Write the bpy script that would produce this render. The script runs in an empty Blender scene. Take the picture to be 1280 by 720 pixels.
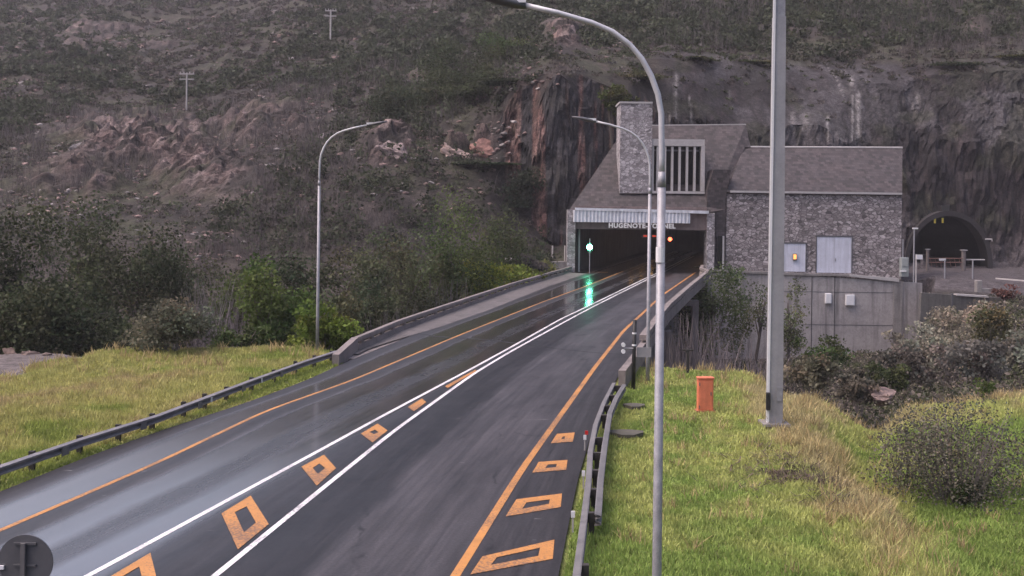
import bpy, bmesh, math, random
import numpy as np
from mathutils import Vector, Matrix
R = math.radians
random.seed(11); RNG = np.random.default_rng(11)
S = bpy.context.scene
C = S.collection

# ------------------------------------------------------------------ camera, sky, sun, exposure
F, H, YH, ROLL = 1400.0, 7.5, 262.0, 0.0122     # focal length in photo pixels, eye height, horizon row, roll
cd = bpy.data.cameras.new("camera"); cam = bpy.data.objects.new("camera", cd); C.objects.link(cam)
cd.sensor_width = 36.0; cd.lens = 36.0*F/1280.0; cd.shift_y = -(360-YH)/1280.0
cd.clip_start = 0.5; cd.clip_end = 5000
cr, sr = math.cos(ROLL), math.sin(ROLL)
cam.matrix_world = Matrix(((cr, -sr, 0, 0), (0, 0, -1, 0), (sr, cr, 0, H), (0, 0, 0, 1)))
S.camera = cam
SUN_EL, SUN_AZ = 60, 258                         # azimuth measured clockwise from +Y
w = bpy.data.worlds.new("World"); S.world = w; w.use_nodes = True
wn = w.node_tree.nodes; wl = w.node_tree.links
bg = wn["Background"]; sky = wn.new("ShaderNodeTexSky"); sky.sky_type = 'NISHITA'; sky.sun_disc = False
sky.sun_elevation = R(SUN_EL); sky.sun_rotation = R(SUN_AZ); sky.air_density = 1.25; sky.dust_density = 8.0
tn = wn.new("ShaderNodeMix"); tn.data_type = 'RGBA'; tn.blend_type = 'MULTIPLY'; tn.inputs[0].default_value = 1; tn.inputs[7].default_value = (1.02, .972, 1.045, 1)
wl.new(sky.outputs[0], tn.inputs[6]); wl.new(tn.outputs[2], bg.inputs[0]); bg.inputs[1].default_value = 0.15
sl = bpy.data.lights.new("sun", 'SUN'); sl.energy = 0.8; sl.angle = R(60); sl.color = (1, .91, .96)
sun = bpy.data.objects.new("sun", sl); C.objects.link(sun)
az, el = R(SUN_AZ), R(SUN_EL)
sd = Vector((math.sin(az)*math.cos(el), math.cos(az)*math.cos(el), math.sin(el)))
sun.rotation_euler = sd.to_track_quat('Z', 'Y').to_euler(); sun.location = (0, 0, 60)
vs = S.view_settings; vs.view_transform = 'Standard'; vs.look = 'None'; vs.gamma = 1; vs.exposure = 0.65
S.cycles.max_bounces = 6; S.cycles.volume_bounces = 0; S.cycles.caustics_reflective = False
HAZE = 0.00024

# ------------------------------------------------------------------ measuring helpers
def pp(px, py, D):                                # point at distance D behind photo pixel
    u, v = px-640, YH-py
    return Vector(((u*cr - v*sr)*D/F, D, H + (u*sr + v*cr)*D/F))
def G(px, py, z=0.0):                             # point at height z behind photo pixel
    u, v = px-640, YH-py
    return pp(px, py, (z-H)*F/(u*sr + v*cr))
def smooth(a, b, x): t = np.clip((x-a)/(b-a), 0, 1); return t*t*(3-2*t)

def _hash(ix, iy, iz, seed):
    h = (ix.astype(np.int64)*374761393 + iy.astype(np.int64)*668265263 + iz.astype(np.int64)*2147483647 + seed*974711) & 0xffffffff
    h = ((h ^ (h >> 13))*1274126177) & 0xffffffff
    h = ((h ^ (h >> 16))*2246822519) & 0xffffffff
    return ((h ^ (h >> 15)) & 0xffffff)/float(0xffffff)
def vnoise(x, y, z=None, seed=0):
    x = np.asarray(x, float); y = np.asarray(y, float); z = np.zeros_like(x) if z is None else np.asarray(z, float)
    x, y, z = np.broadcast_arrays(x, y, z)
    ix, iy, iz = np.floor(x), np.floor(y), np.floor(z); fx, fy, fz = x-ix, y-iy, z-iz
    fx, fy, fz = [f*f*(3-2*f) for f in (fx, fy, fz)]
    r = 0
    for a in (0, 1):
        for b in (0, 1):
            for c in (0, 1):
                r = r + _hash(ix+a, iy+b, iz+c, seed)*(fx if a else 1-fx)*(fy if b else 1-fy)*(fz if c else 1-fz)
    return r
def fbm(x, y, z=None, o=4, seed=0):
    x = np.asarray(x, float); y = np.asarray(y, float)
    r, a, t, f = 0, .5, 0, 1.0
    for k in range(o):
        r = r + a*vnoise(x*f, y*f, None if z is None else np.asarray(z)*f, seed+k*7); t += a; a *= .5; f *= 2.03
    return r/t

# ------------------------------------------------------------------ object helpers
def tag(o, label=None, cat=None, group=None, kind=None):
    if label: o['label'] = label
    if cat: o['category'] = cat
    if group: o['group'] = group
    if kind: o['kind'] = kind
    return o
def empty(name, loc, label=None, cat=None, group=None):
    o = bpy.data.objects.new(name, None); C.objects.link(o); o.location = loc; o.empty_display_size = .3
    return tag(o, label, cat, group)
def wloc(o):
    v = Vector((0, 0, 0))
    while o is not None: v = v + o.location; o = o.parent
    return v
def np_mesh(name, V, Fa, mat, parent=None, tint=None, smooth_=False, base=None):
    V = np.asarray(V, np.float32).reshape(-1, 3).copy(); Fa = np.asarray(Fa, np.int32)
    if parent is not None: V -= np.array(wloc(parent), np.float32)
    elif base is not None: V -= np.array(base, np.float32)
    me = bpy.data.meshes.new(name); k = Fa.shape[1]; n = len(Fa)
    me.vertices.add(len(V)); me.vertices.foreach_set("co", V.ravel())
    me.loops.add(n*k); me.loops.foreach_set("vertex_index", Fa.ravel())
    me.polygons.add(n); me.polygons.foreach_set("loop_start", np.arange(0, n*k, k, dtype=np.int32))
    me.polygons.foreach_set("loop_total", np.full(n, k, np.int32))
    me.polygons.foreach_set("use_smooth", np.full(n, smooth_))
    me.update(calc_edges=True)
    if tint is not None:
        a = me.attributes.new("tint", 'FLOAT_COLOR', 'POINT')
        t4 = np.ones((len(V), 4), np.float32); t4[:, :3] = tint; a.data.foreach_set("color", t4.ravel())
    me.materials.append(mat)
    o = bpy.data.objects.new(name, me); C.objects.link(o); o.parent = parent
    if base is not None and parent is None: o.location = base
    return o
class MB:
    def __init__(s): s.v = []; s.f = []
    def add(s, vs_, fs): n = len(s.v); s.v += [tuple(p) for p in vs_]; s.f += [[i+n for i in f] for f in fs]; return s
    def box(s, c, d, rz=0):
        c = Vector(c); hx, hy, hz = d[0]/2, d[1]/2, d[2]/2; m = Matrix.Rotation(rz, 3, 'Z')
        P = [c + m @ Vector((x*hx, y*hy, z*hz)) for z in (-1, 1) for (x, y) in ((-1, -1), (1, -1), (1, 1), (-1, 1))]
        return s.add(P, [(3, 2, 1, 0), (4, 5, 6, 7), (0, 1, 5, 4), (1, 2, 6, 5), (2, 3, 7, 6), (3, 0, 4, 7)])
    def boxpx(s, x0, y0, x1, y1, D, t):           # upright box whose front covers those photo pixels at distance D
        c = pp((x0+x1)/2, (y0+y1)/2, D); return s.box((c.x, D+t/2, c.z), (abs(x1-x0)*D/F, t, abs(y1-y0)*D/F))
    def prism(s, front, t):                       # front polygon (world points), pushed back by vector t
        n = len(front); t = Vector(t); b = [Vector(p)+t for p in front]
        return s.add(list(front)+b, [tuple(range(n)), tuple(range(2*n-1, n-1, -1))] + [(i, i+n, (i+1) % n+n, (i+1) % n) for i in range(n)])
    def tube(s, pts, rad, k=10, cap=True, ang=0.0):
        pts = [Vector(p) for p in pts]; rad = rad if isinstance(rad, (list, tuple)) else [rad]*len(pts); V = []
        for i, p in enumerate(pts):
            t = (pts[min(i+1, len(pts)-1)]-pts[max(i-1, 0)]).normalized()
            a = Vector((0, 1, 0)) if abs(t.y) < .9 else Vector((1, 0, 0))
            u = t.cross(a).normalized(); v_ = t.cross(u)
            V += [p + (u*math.cos(ang+2*math.pi*j/k) + v_*math.sin(ang+2*math.pi*j/k))*rad[i] for j in range(k)]
        fs = [(i*k+j, i*k+(j+1) % k, (i+1)*k+(j+1) % k, (i+1)*k+j) for i in range(len(pts)-1) for j in range(k)]
        if cap: fs += [tuple(range(k-1, -1, -1)), tuple(range((len(pts)-1)*k, len(pts)*k))]
        return s.add(V, fs)
    def sweep(s, path, prof):                     # prof: closed (side offset, height) outline; path: ground points
        path = [Vector(p) for p in path]; k = len(prof); V = []
        for i, p in enumerate(path):
            t = path[min(i+1, len(path)-1)]-path[max(i-1, 0)]; t.z = 0; t.normalize(); nrm = Vector((t.y, -t.x, 0))
            V += [p + nrm*a + Vector((0, 0, b)) for a, b in prof]
        fs = [(i*k+j, i*k+(j+1) % k, (i+1)*k+(j+1) % k, (i+1)*k+j) for i in range(len(path)-1) for j in range(k)]
        fs += [tuple(range(k-1, -1, -1)), tuple(range((len(path)-1)*k, len(path)*k))]
        return s.add(V, fs)
    def build(s, name, mat, parent=None, smooth_=False, base=None, bevel=0):
        off = wloc(parent) if parent is not None else Vector(base or (0, 0, 0))
        me = bpy.data.meshes.new(name); me.from_pydata([tuple(Vector(p)-off) for p in s.v], [], s.f); me.update()
        bm = bmesh.new(); bm.from_mesh(me); bmesh.ops.recalc_face_normals(bm, faces=bm.faces)
        if bevel: bmesh.ops.bevel(bm, geom=list(bm.edges), offset=bevel, segments=1, affect='EDGES', clamp_overlap=True)
        bm.to_mesh(me); bm.free()
        if smooth_: me.polygons.foreach_set("use_smooth", [True]*len(me.polygons))
        me.materials.append(mat); o = bpy.data.objects.new(name, me); C.objects.link(o); o.parent = parent
        if parent is None: o.location = off
        return o
def copy_tree(o, parent=None):
    c = o.copy(); C.objects.link(c); c.parent = parent
    for ch in list(o.children): copy_tree(ch, c)
    return c

# ------------------------------------------------------------------ materials
def new_mat(name):
    m = bpy.data.materials.new(name); m.use_nodes = True; nt = m.node_tree
    return m, nt, nt.nodes["Principled BSDF"]
def nd(nt, typ, **kw):
    n = nt.nodes.new(typ)
    for k, v in kw.items():
        if k.startswith('i_'): n.inputs[k[2:]].default_value = v
        else: setattr(n, k, v)
    return n
def noise(nt, vec, scale, detail=5, rough=.6, dist=0.0):
    n = nd(nt, "ShaderNodeTexNoise"); n.inputs["Scale"].default_value = scale; n.inputs["Detail"].default_value = detail
    n.inputs["Roughness"].default_value = rough; n.inputs["Distortion"].default_value = dist
    if vec is not None: nt.links.new(vec, n.inputs["Vector"])
    return n.outputs["Fac"]
def mapping(nt, vec, scale):
    n = nd(nt, "ShaderNodeMapping"); n.inputs["Scale"].default_value = scale; nt.links.new(vec, n.inputs["Vector"]); return n.outputs[0]
def ramp(nt, fac, stops, interp='LINEAR'):
    r = nd(nt, "ShaderNodeValToRGB"); cr_ = r.color_ramp; cr_.interpolation = interp
    while len(cr_.elements) < len(stops): cr_.elements.new(.5)
    for e, (p, c) in zip(cr_.elements, stops): e.position = p; e.color = (c if len(c) == 4 else tuple(c)+(1,)) if hasattr(c, '__len__') else (c, c, c, 1)
    nt.links.new(fac, r.inputs[0]); return r.outputs[0]
def mix(nt, fac, a, b, mode='MIX'):
    n = nd(nt, "ShaderNodeMix", data_type='RGBA', blend_type=mode)
    for i_, v in ((0, fac), (6, a), (7, b)):
        s_ = n.inputs[i_]
        if hasattr(v, 'is_linked'): nt.links.new(v, s_)
        elif hasattr(v, '__len__'): s_.default_value = tuple(v)+((1,) if len(v) == 3 else ())
        else: s_.default_value = v if i_ == 0 else (v, v, v, 1)
    return n.outputs[2]
def math_(nt, op, a, b=0.0):
    n = nd(nt, "ShaderNodeMath", operation=op)
    for s_, v in ((n.inputs[0], a), (n.inputs[1], b)):
        if hasattr(v, 'is_linked'): nt.links.new(v, s_)
        else: s_.default_value = v
    return n.outputs[0]
def bump(nt, bsdf, height, strength, dist=.05):
    b = nd(nt, "ShaderNodeBump"); b.inputs["Strength"].default_value = strength; b.inputs["Distance"].default_value = dist
    nt.links.new(height, b.inputs["Height"]); nt.links.new(b.outputs[0], bsdf.inputs["Normal"])
def objco(nt): return nd(nt, "ShaderNodeTexCoord").outputs["Object"]
def plain(name, col, rough=.6, var=.25, scale=2.0, metal=0.0, bmp=.15, streak=0.0):
    m, nt, b = new_mat(name); co = objco(nt)
    n1 = noise(nt, co, scale, 6, .65); n2 = noise(nt, co, scale*9, 3)
    f = math_(nt, 'ADD', math_(nt, 'MULTIPLY', n1, .7), math_(nt, 'MULTIPLY', n2, .3))
    lo = tuple(c*(1-var) for c in col); hi = tuple(min(1, c*(1+var)) for c in col)
    c = ramp(nt, f, [(.3, lo), (.7, hi)])
    if streak:
        s_ = noise(nt, mapping(nt, co, (1.6, 1.6, .12)), 1.5, 5, .6)
        c = mix(nt, math_(nt, 'MULTIPLY', ramp(nt, s_, [(.45, 0), (.7, 1)]), streak), c, tuple(x*.35 for x in col))
    nt.links.new(c, b.inputs["Base Color"]); b.inputs["Metallic"].default_value = metal
    nt.links.new(ramp(nt, n1, [(.3, max(.05, rough-.12)), (.7, min(1, rough+.12))]), b.inputs["Roughness"])
    if bmp: bump(nt, b, f, bmp, .03)
    return m
def emit(name, col, k):
    m, nt, b = new_mat(name); b.inputs["Base Color"].default_value = (*col, 1)
    b.inputs["Emission Color"].default_value = (*col, 1); b.inputs["Emission Strength"].default_value = k; return m
def foliage_mat(name, trans=.3):
    m, nt, b = new_mat(name); a = nd(nt, "ShaderNodeAttribute", attribute_name="tint").outputs["Color"]
    n = noise(nt, objco(nt), 1.3, 3); c = mix(nt, 1.0, a, ramp(nt, n, [(.3, .72), (.7, 1.28)]), 'MULTIPLY')
    nt.links.new(c, b.inputs["Base Color"]); b.inputs["Roughness"].default_value = .75; b.inputs["Specular IOR Level"].default_value = .2
    t = nd(nt, "ShaderNodeBsdfTranslucent"); nt.links.new(c, t.inputs[0])
    mx = nd(nt, "ShaderNodeMixShader"); mx.inputs[0].default_value = trans
    nt.links.new(b.outputs[0], mx.inputs[1]); nt.links.new(t.outputs[0], mx.inputs[2])
    nt.links.new(mx.outputs[0], nt.nodes["Material Output"].inputs[0]); return m
def stone_mat(name, cols, scale, mortar, flat=(1, 1, 1.0), rough=.85):
    m, nt, b = new_mat(name); co = mapping(nt, objco(nt), flat)
    jn = nd(nt, "ShaderNodeTexNoise"); jn.inputs["Scale"].default_value = scale*.8; nt.links.new(co, jn.inputs["Vector"])
    cc = mix(nt, .12, co, jn.outputs["Color"], 'ADD')
    v = nd(nt, "ShaderNodeTexVoronoi"); v.inputs["Scale"].default_value = scale; nt.links.new(cc, v.inputs["Vector"])
    e = nd(nt, "ShaderNodeTexVoronoi", feature='DISTANCE_TO_EDGE'); e.inputs["Scale"].default_value = scale; nt.links.new(cc, e.inputs["Vector"])
    sp = nd(nt, "ShaderNodeSeparateColor"); nt.links.new(v.outputs["Color"], sp.inputs[0])
    c = ramp(nt, sp.outputs[0], [(i/(len(cols)-1), q) for i, q in enumerate(cols)])
    n = noise(nt, co, 7, 4); c = mix(nt, 1.0, c, ramp(nt, n, [(.3, .75), (.7, 1.2)]), 'MULTIPLY')
    big = noise(nt, co, .35, 4); c = mix(nt, 1.0, c, ramp(nt, big, [(.35, .8), (.65, 1.12)]), 'MULTIPLY')
    ed = ramp(nt, e.outputs["Distance"], [(.02, 0), (.09, 1)])
    c = mix(nt, ed, mortar, c); nt.links.new(c, b.inputs["Base Color"]); b.inputs["Roughness"].default_value = rough
    bump(nt, b, mix(nt, 1.0, ed, sp.outputs[1], 'MULTIPLY'), .7, .06); return m
def slate_mat(name, col):
    m, nt, b = new_mat(name); co = objco(nt)
    sx = nd(nt, "ShaderNodeSeparateXYZ"); nt.links.new(co, sx.inputs[0])
    cb = nd(nt, "ShaderNodeCombineXYZ"); nt.links.new(sx.outputs[0], cb.inputs[0]); nt.links.new(sx.outputs[2], cb.inputs[1])
    br = nd(nt, "ShaderNodeTexBrick"); br.offset = .5; nt.links.new(cb.outputs[0], br.inputs["Vector"])
    for k, v in (("Scale", 1.0), ("Mortar Size", .012), ("Brick Width", .5), ("Row Height", .3), ("Bias", 0.0)): br.inputs[k].default_value = v
    br.inputs["Color1"].default_value = (*[c*.55 for c in col], 1); br.inputs["Color2"].default_value = (*[c*1.75 for c in col], 1)
    br.inputs["Mortar"].default_value = (*[c*.65 for c in col], 1)
    n = noise(nt, co, .5, 6, .7); n3 = noise(nt, co, 3.0, 5, .75)
    c = mix(nt, 1.0, br.outputs["Color"], ramp(nt, n, [(.3, (.75, .78, .8)), (.7, (1.25, 1.15, 1.1))]), 'MULTIPLY')
    c = mix(nt, ramp(nt, n3, [(.60, 0), (.70, .7)]), c, (.15, .125, .12))
    nt.links.new(c, b.inputs["Base Color"]); b.inputs["Roughness"].default_value = .7
    bump(nt, b, br.outputs["Fac"], -.5, .03); return m
def concrete_mat(name, col, streak=.6, board=True):
    m, nt, b = new_mat(name); co = objco(nt)
    n1 = noise(nt, co, .45, 6, .7); n2 = noise(nt, co, 5, 5, .7)
    c = ramp(nt, n1, [(.28, tuple(x*.7 for x in col)), (.5, col), (.72, tuple(min(1, x*1.2) for x in col))])
    c = mix(nt, 1.0, c, ramp(nt, n2, [(.3, .82), (.7, 1.14)]), 'MULTIPLY')
    s_ = noise(nt, mapping(nt, co, (1.0, 1.0, .07)), 1.2, 6, .65)
    c = mix(nt, math_(nt, 'MULTIPLY', ramp(nt, s_, [(.48, 0), (.68, 1)]), streak), c, tuple(x*.38 for x in col))
    s2 = noise(nt, mapping(nt, co, (1.3, 1.3, .1)), 2.1, 4, .6)
    c = mix(nt, math_(nt, 'MULTIPLY', ramp(nt, s2, [(.6, 0), (.75, 1)]), streak*.5), c, tuple(min(1, x*1.5) for x in col))
    nt.links.new(c, b.inputs["Base Color"]); b.inputs["Roughness"].default_value = .8; bump(nt, b, n2, .25, .02); return m

M = {}
M['foliage'] = foliage_mat('foliage'); M['grass'] = foliage_mat('grass_blades', .35)
M['bark'] = plain('bark', (.09, .075, .065), .9, .4, 6)
M['twig'] = plain('twig', (.16, .14, .14), .9, .3, 6)
M['galv'] = plain('galvanised_steel', (.30, .30, .325), .5, .32, 4.5, .3, .05)
M['galv_light'] = plain('pale_galvanised_steel', (.52, .52, .55), .5, .2, 4.0, .2, .04)
M['galv_dark'] = plain('weathered_steel_rail', (.22, .21, .22), .5, .35, 2.5, .35, .1)
M['galv_mid'] = plain('dull_steel_rail', (.15, .145, .148), .6, .4, 2.5, .2, .1)
M['post_wood'] = plain('dark_timber', (.03, .027, .025), .85, .4, 5)
M['concrete'] = concrete_mat('concrete', (.24, .225, .22))
M['parapet'] = concrete_mat('parapet_concrete', (.20, .172, .165), .45)
M['wallconc'] = concrete_mat('retaining_concrete', (.34, .315, .312), .75)
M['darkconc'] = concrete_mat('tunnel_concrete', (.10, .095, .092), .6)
M['stone'] = stone_mat('stone_cladding', [(.09, .08, .082), (.35, .315, .32), (.17, .147, .15), (.52, .47, .48), (.25, .22, .225), (.40, .355, .355)], 1.9, (.09, .08, .083), (1, 1, 1.7))
M['stonelight'] = stone_mat('pale_stone_cladding', [(.14, .13, .135), (.46, .43, .45), (.22, .20, .205), (.58, .54, .56), (.33, .31, .32)], 2.2, (.18, .165, .175), (1, 1, 1.5))
M['slate'] = slate_mat('slate_roof', (.040, .034, .037))
M['white'] = plain('white_paint', (.72, .72, .74), .5, .1, 2)
M['letter'] = plain('letter_white', (.75, .74, .73), .5, .05, 2)
M['trim'] = plain('pale_trim', (.42, .40, .40), .6, .2, 2)
M['lintel'] = concrete_mat('lintel_panel', (.17, .13, .125), .5)
M['doorblue'] = plain('pale_blue_door_paint', (.62, .64, .74), .5, .14, 1.2, 0, .05, .35)
M['sheet'] = plain('weathered_sheet', (.68, .70, .76), .45, .25, 1.6, .1, .05, .3)
M['black'] = plain('black_paint', (.012, .012, .013), .6, .3, 4)
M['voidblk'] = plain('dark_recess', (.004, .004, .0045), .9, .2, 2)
M['orange'] = plain('orange_red_paint', (.66, .19, .10), .6, .2, 3, 0, .1, .35)
M['greysign'] = plain('grey_sign_back', (.12, .12, .13), .45, .15, 3, .3, .03)
M['cabinet'] = plain('grey_green_cabinet', (.30, .33, .33), .55, .15, 2)
M['darkslab'] = concrete_mat('mossy_slab', (.085, .08, .062), .8)
M['red'] = plain('red_reflector', (.5, .02, .02), .3, .1, 5)
M['rock'] = None
# painted lines, worn by traffic
def paint(name, col, wear):
    m, nt, b = new_mat(name); co = objco(nt)
    n = noise(nt, co, 14, 6, .75); n2 = noise(nt, co, .35, 4)
    f = ramp(nt, math_(nt, 'ADD', n, math_(nt, 'MULTIPLY', n2, .5)), [(.60-wear, 1), (.86-wear, .35)])
    big = noise(nt, co, 1.2, 4); col2 = mix(nt, 1.0, col, ramp(nt, big, [(.3, .82), (.7, 1.1)]), 'MULTIPLY')
    c = mix(nt, ramp(nt, math_(nt, 'ADD', n, math_(nt, 'MULTIPLY', n2, .6)), [(.88-wear, 0), (1.02-wear, .75)]), col2, (.06, .055, .06))
    nt.links.new(c, b.inputs["Base Color"]); b.inputs["Roughness"].default_value = .45; return m
M['pwhite'] = paint('white_road_paint', (.74, .72, .74), .07)
M['pyellow'] = paint('yellow_road_paint', (.50, .225, .058), .10)

# ------------------------------------------------------------------ the ground and hills
# columns by viewing direction (photo column), each a profile of (distance, height)
hl = [(4, -.05), (58, -.05), (62, -1.0), (68, -4.5), (88, -6.5), (108, -3.5), (130, 3.6), (160, 11.5), (200, 21.5), (250, 34), (300, 46), (360, 62), (430, 86), (600, 124), (850, 130), (1100, 130)]
COL = [
 (-900, [(4, -.05), (44, -.08), (46, -.75), (62, -.95), (68, -3), (90, -4), (120, 2), (200, 24), (300, 50), (430, 82), (600, 114), (850, 120), (1100, 120)]),
 (0, [(4, -.05), (48.5, -.08), (51, -.75), (63, -.95), (68, -4)] + hl[4:]),
 (75, [(4, -.05), (53.5, -.06), (56, -.75), (63, -.95), (68, -4)] + hl[4:]),
 (140, hl), (200, hl),
 (400, [(4, -.05), (60, -.05), (64, -1.2), (72, -5), (92, -7), (112, -3.5), (130, 4), (155, 15), (200, 27.5), (250, 41), (300, 55), (360, 74), (430, 93), (600, 130), (850, 138), (1100, 138)]),
 (470, [(4, -.05), (54, -.1), (60, -2), (72, -7), (95, -8), (112, -4), (130, 4.5), (155, 16.5), (200, 30), (250, 44), (300, 58), (360, 77), (430, 98), (600, 140), (850, 155), (1100, 155)]),
 (600, [(4, -.05), (54, -.1), (60, -2), (72, -7), (110, -8), (122, -4), (136, 4), (150, 13.5), (158, 20), (200, 33), (250, 47), (300, 62), (360, 82), (430, 108), (600, 170), (850, 262), (1100, 290)]),
 (645, [(4, -.05), (54, -.1), (60, -2), (72, -7.5), (112, -8), (124, -2.5), (140, 3.5), (148, 8), (154, 24), (162, 27.5), (200, 37), (260, 55), (320, 76), (430, 120), (600, 200), (850, 310), (1100, 340)]),
 (690, [(4, -.05), (54, -.1), (60, -2), (72, -7.5), (118, -8), (128, -1), (139, 1.2), (146, 3), (151, 26), (160, 29), (200, 39.5), (260, 57), (320, 78), (430, 122), (600, 206), (850, 320), (1100, 350)]),
 (780, [(4, -.05), (54, -.1), (60, -2), (72, -8), (130, -9), (136, -8.5), (137, -.6), (150, -.3), (154, 24), (162, 28.5), (200, 39.5), (260, 57.5), (320, 80), (430, 124), (600, 200), (850, 280), (1100, 285)]),
 (825, [(4, -.05), (54, -.08), (60, -1.8), (72, -8.5), (130, -9.5), (136, -9.5), (137, -.6), (151, -.3), (157, 21), (166, 30), (200, 40), (260, 58), (320, 82), (430, 128), (600, 206), (850, 290), (1100, 295)]),
 (930, [(4, -.05), (53, -.08), (58, -1.6), (70, -8), (100, -10), (136, -10), (137, -.6), (154, -.3), (160, 19), (172, 30.5), (200, 39), (260, 60), (320, 84), (430, 132), (600, 210), (850, 295), (1100, 300)]),
 (1010, [(4, -.05), (46, -.1), (51, -1.4), (63, -6), (85, -9), (120, -10), (136, -10), (137, -.6), (156, -.3), (162, 20), (173, 29), (200, 41), (260, 63), (320, 87), (430, 134), (600, 212), (850, 300), (1100, 305)]),
 (1100, [(4, -.05), (28, -.2), (34, -1.3), (46, -1.6), (50, -2.2), (60, -4.5), (85, -8), (110, -9), (136, -9.5), (137, -.6), (158, -.2), (163, 17), (171, 27.5), (176, 30), (200, 40), (260, 64), (320, 88), (430, 134), (600, 212), (850, 300), (1100, 305)]),
 (1146, [(4, -.05), (25, -.3), (30, -1.4), (49, -1.0), (53, -1.7), (66, -4.5), (90, -8), (112, -9), (136, -9.5), (137, -.6), (158, -.2), (163, 10), (167, 20), (172, 28), (178, 31), (200, 40), (260, 64), (320, 88), (430, 134), (600, 212), (850, 300), (1100, 305)]),
 (1168, [(4, -.05), (25, -.3), (30, -1.4), (49, -1.0), (53, -1.7), (66, -4), (90, -6.5), (112, -5.5), (123, -3.5), (124, -1.4), (132, -.1), (160, 0), (162, 5), (165, 18), (172, 29), (178, 32), (200, 41), (260, 65), (320, 88), (430, 134), (600, 212), (850, 300), (1100, 305)]),
 (1280, [(4, -.05), (20, -.4), (27, -1.5), (48, -.6), (53, -1.3), (66, -3.0), (90, -4.2), (112, -3), (123, -1.8), (132, -.3), (160, 0), (162, 5), (165, 18), (172, 30), (178, 33.5), (200, 42), (260, 66), (320, 90), (430, 136), (600, 212), (850, 300), (1100, 305)]),
 (1900, [(4, -.05), (20, -.4), (30, -1.5), (50, -.8), (60, -1.5), (90, -2), (112, -1), (132, .5), (150, 3), (165, 20), (180, 34), (200, 43), (260, 67), (320, 92), (430, 138), (600, 214), (850, 300), (1100, 305)]),
]
CP = np.array([c for c, _ in COL], float)
def base_z(X, D):
    X = np.asarray(X, float); D = np.asarray(D, float); c = 640+F*X/np.maximum(D, 1)
    wob = (fbm(X/30, D/30, seed=3)-.5)*40*smooth(60, 140, D)
    c = np.clip(c+wob*0.5, CP[0], CP[-1]); i = np.clip(np.searchsorted(CP, c)-1, 0, len(CP)-2)
    t = (c-CP[i])/(CP[i+1]-CP[i]); t = t*t*(3-2*t)
    Z = np.stack([np.interp(D, [p[0] for p in pr], [p[1] for p in pr]) for _, pr in COL])
    idx = np.indices(i.shape)
    return Z[(i,)+tuple(idx)]*(1-t) + Z[(i+1,)+tuple(idx)]*t

# road edges and lines read off as ground points
def gl(pts, z=0.0): return [G(x, y, z) for x, y in pts]
LEFT_EDGE = gl([(-160, 676), (0, 615), (100, 574), (198, 539), (312, 502), (387, 474), (428.5, 454), (492.5, 428), (560, 402), (602, 388), (679.5, 358), (736, 339.6)])
L_YEL = gl([(-120, 714), (0, 663), (56.7, 639), (198, 578), (331, 514), (439, 476), (574, 419), (623, 399.5), (679.5, 377), (730, 358.7), (775.6, 340.4)])
L_WHT = gl([(-80, 822), (111.7, 719), (418, 553), (480, 519), (593, 459), (639, 433.8), (700, 399.3), (738.6, 381), (806.5, 348), (820, 342)])
R_WHT = gl([(120, 838), (270, 719), (400, 613), (492, 539), (593, 466.5), (639, 439), (712, 399), (742, 383), (812, 348), (826, 342)])
R_YEL = gl([(480, 860), (569.7, 719), (652.8, 586), (743, 460), (779, 414), (818, 378), (832, 366), (862, 345.5), (868, 341.5)])
RIGHT_EDGE = gl([(660, 900), (698, 720), (722, 600), (746, 520), (774, 468), (800, 432), (838, 385), (862, 363), (880, 349), (885, 345)])
def curve_fn(pts):
    D = np.array([p.y for p in pts]); X = np.array([p.x for p in pts]); s0 = (X[1]-X[0])/(D[1]-D[0])
    D2 = np.concatenate([[2.0], D, [240.0]]); k = .235
    X2 = np.concatenate([[X[0]-s0*(D[0]-2.0)], X, [X[-1]+k*(240-D[-1])]])
    g = np.arange(2, 240, .5); y = np.interp(g, D2, X2); ker = np.hanning(15); ker /= ker.sum()
    ys = np.convolve(np.pad(y, 7, mode='reflect', reflect_type='odd'), ker, 'valid')
    return lambda d: np.interp(d, g, ys)
fLE, fLY, fLW, fRW, fRY, fRE = [curve_fn(p) for p in (LEFT_EDGE, L_YEL, L_WHT, R_WHT, R_YEL, RIGHT_EDGE)]
XPL, XPR, DP = pp(719, 330, 136).x, pp(883.6, 330, 136).x, 136.0      # tunnel opening
T2 = pp(1182, 333, 160.5)                                             # second tunnel, middle of its floor

def off_road(X, D): return np.maximum(fLE(D)-X, X-fRE(D))
def terrain_z(X, D):
    X = np.asarray(X, float); D = np.asarray(D, float); z = base_z(X, D)
    hill = smooth(112, 150, D); far = smooth(170, 260, D)
    flat = 1-smooth(55, 70, D)
    z = z + flat*smooth(.3, 4, off_road(X, D))*((fbm(X/5, D/5, seed=5)-.5)*.5)
    gul = smooth(58, 75, D)*(1-hill); z = z + gul*(fbm(X/7, D/7, seed=8)-.5)*1.6*smooth(1.5, 7, np.abs(X-.2*D+5))
    plat = (X > pp(1128, 300, 150).x*D/150)*smooth(118, 124, D)*(1-smooth(160, 163, D))
    z = z + hill*(1-plat)*((fbm(X/20, D/24, seed=9)-.5)*5.5*np.maximum(far, .35) + (fbm(X/5.5, D/7, seed=12)-.5)*2.2*np.maximum(far, .5))
    return z
def hit(px, py, d0=100.0, d1=900.0):             # where the line of sight through a photo pixel meets the hill
    d = np.linspace(d0, d1, 4000); u, v = px-640, YH-py
    X = (u*cr-v*sr)*d/F; Z = H+(u*sr+v*cr)*d/F; g = terrain_z(X, d) >= Z
    k = int(np.argmax(g)) if g.any() else len(d)-1
    return Vector((X[k], d[k], float(terrain_z(X[k:k+1], d[k:k+1])[0])))

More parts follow.
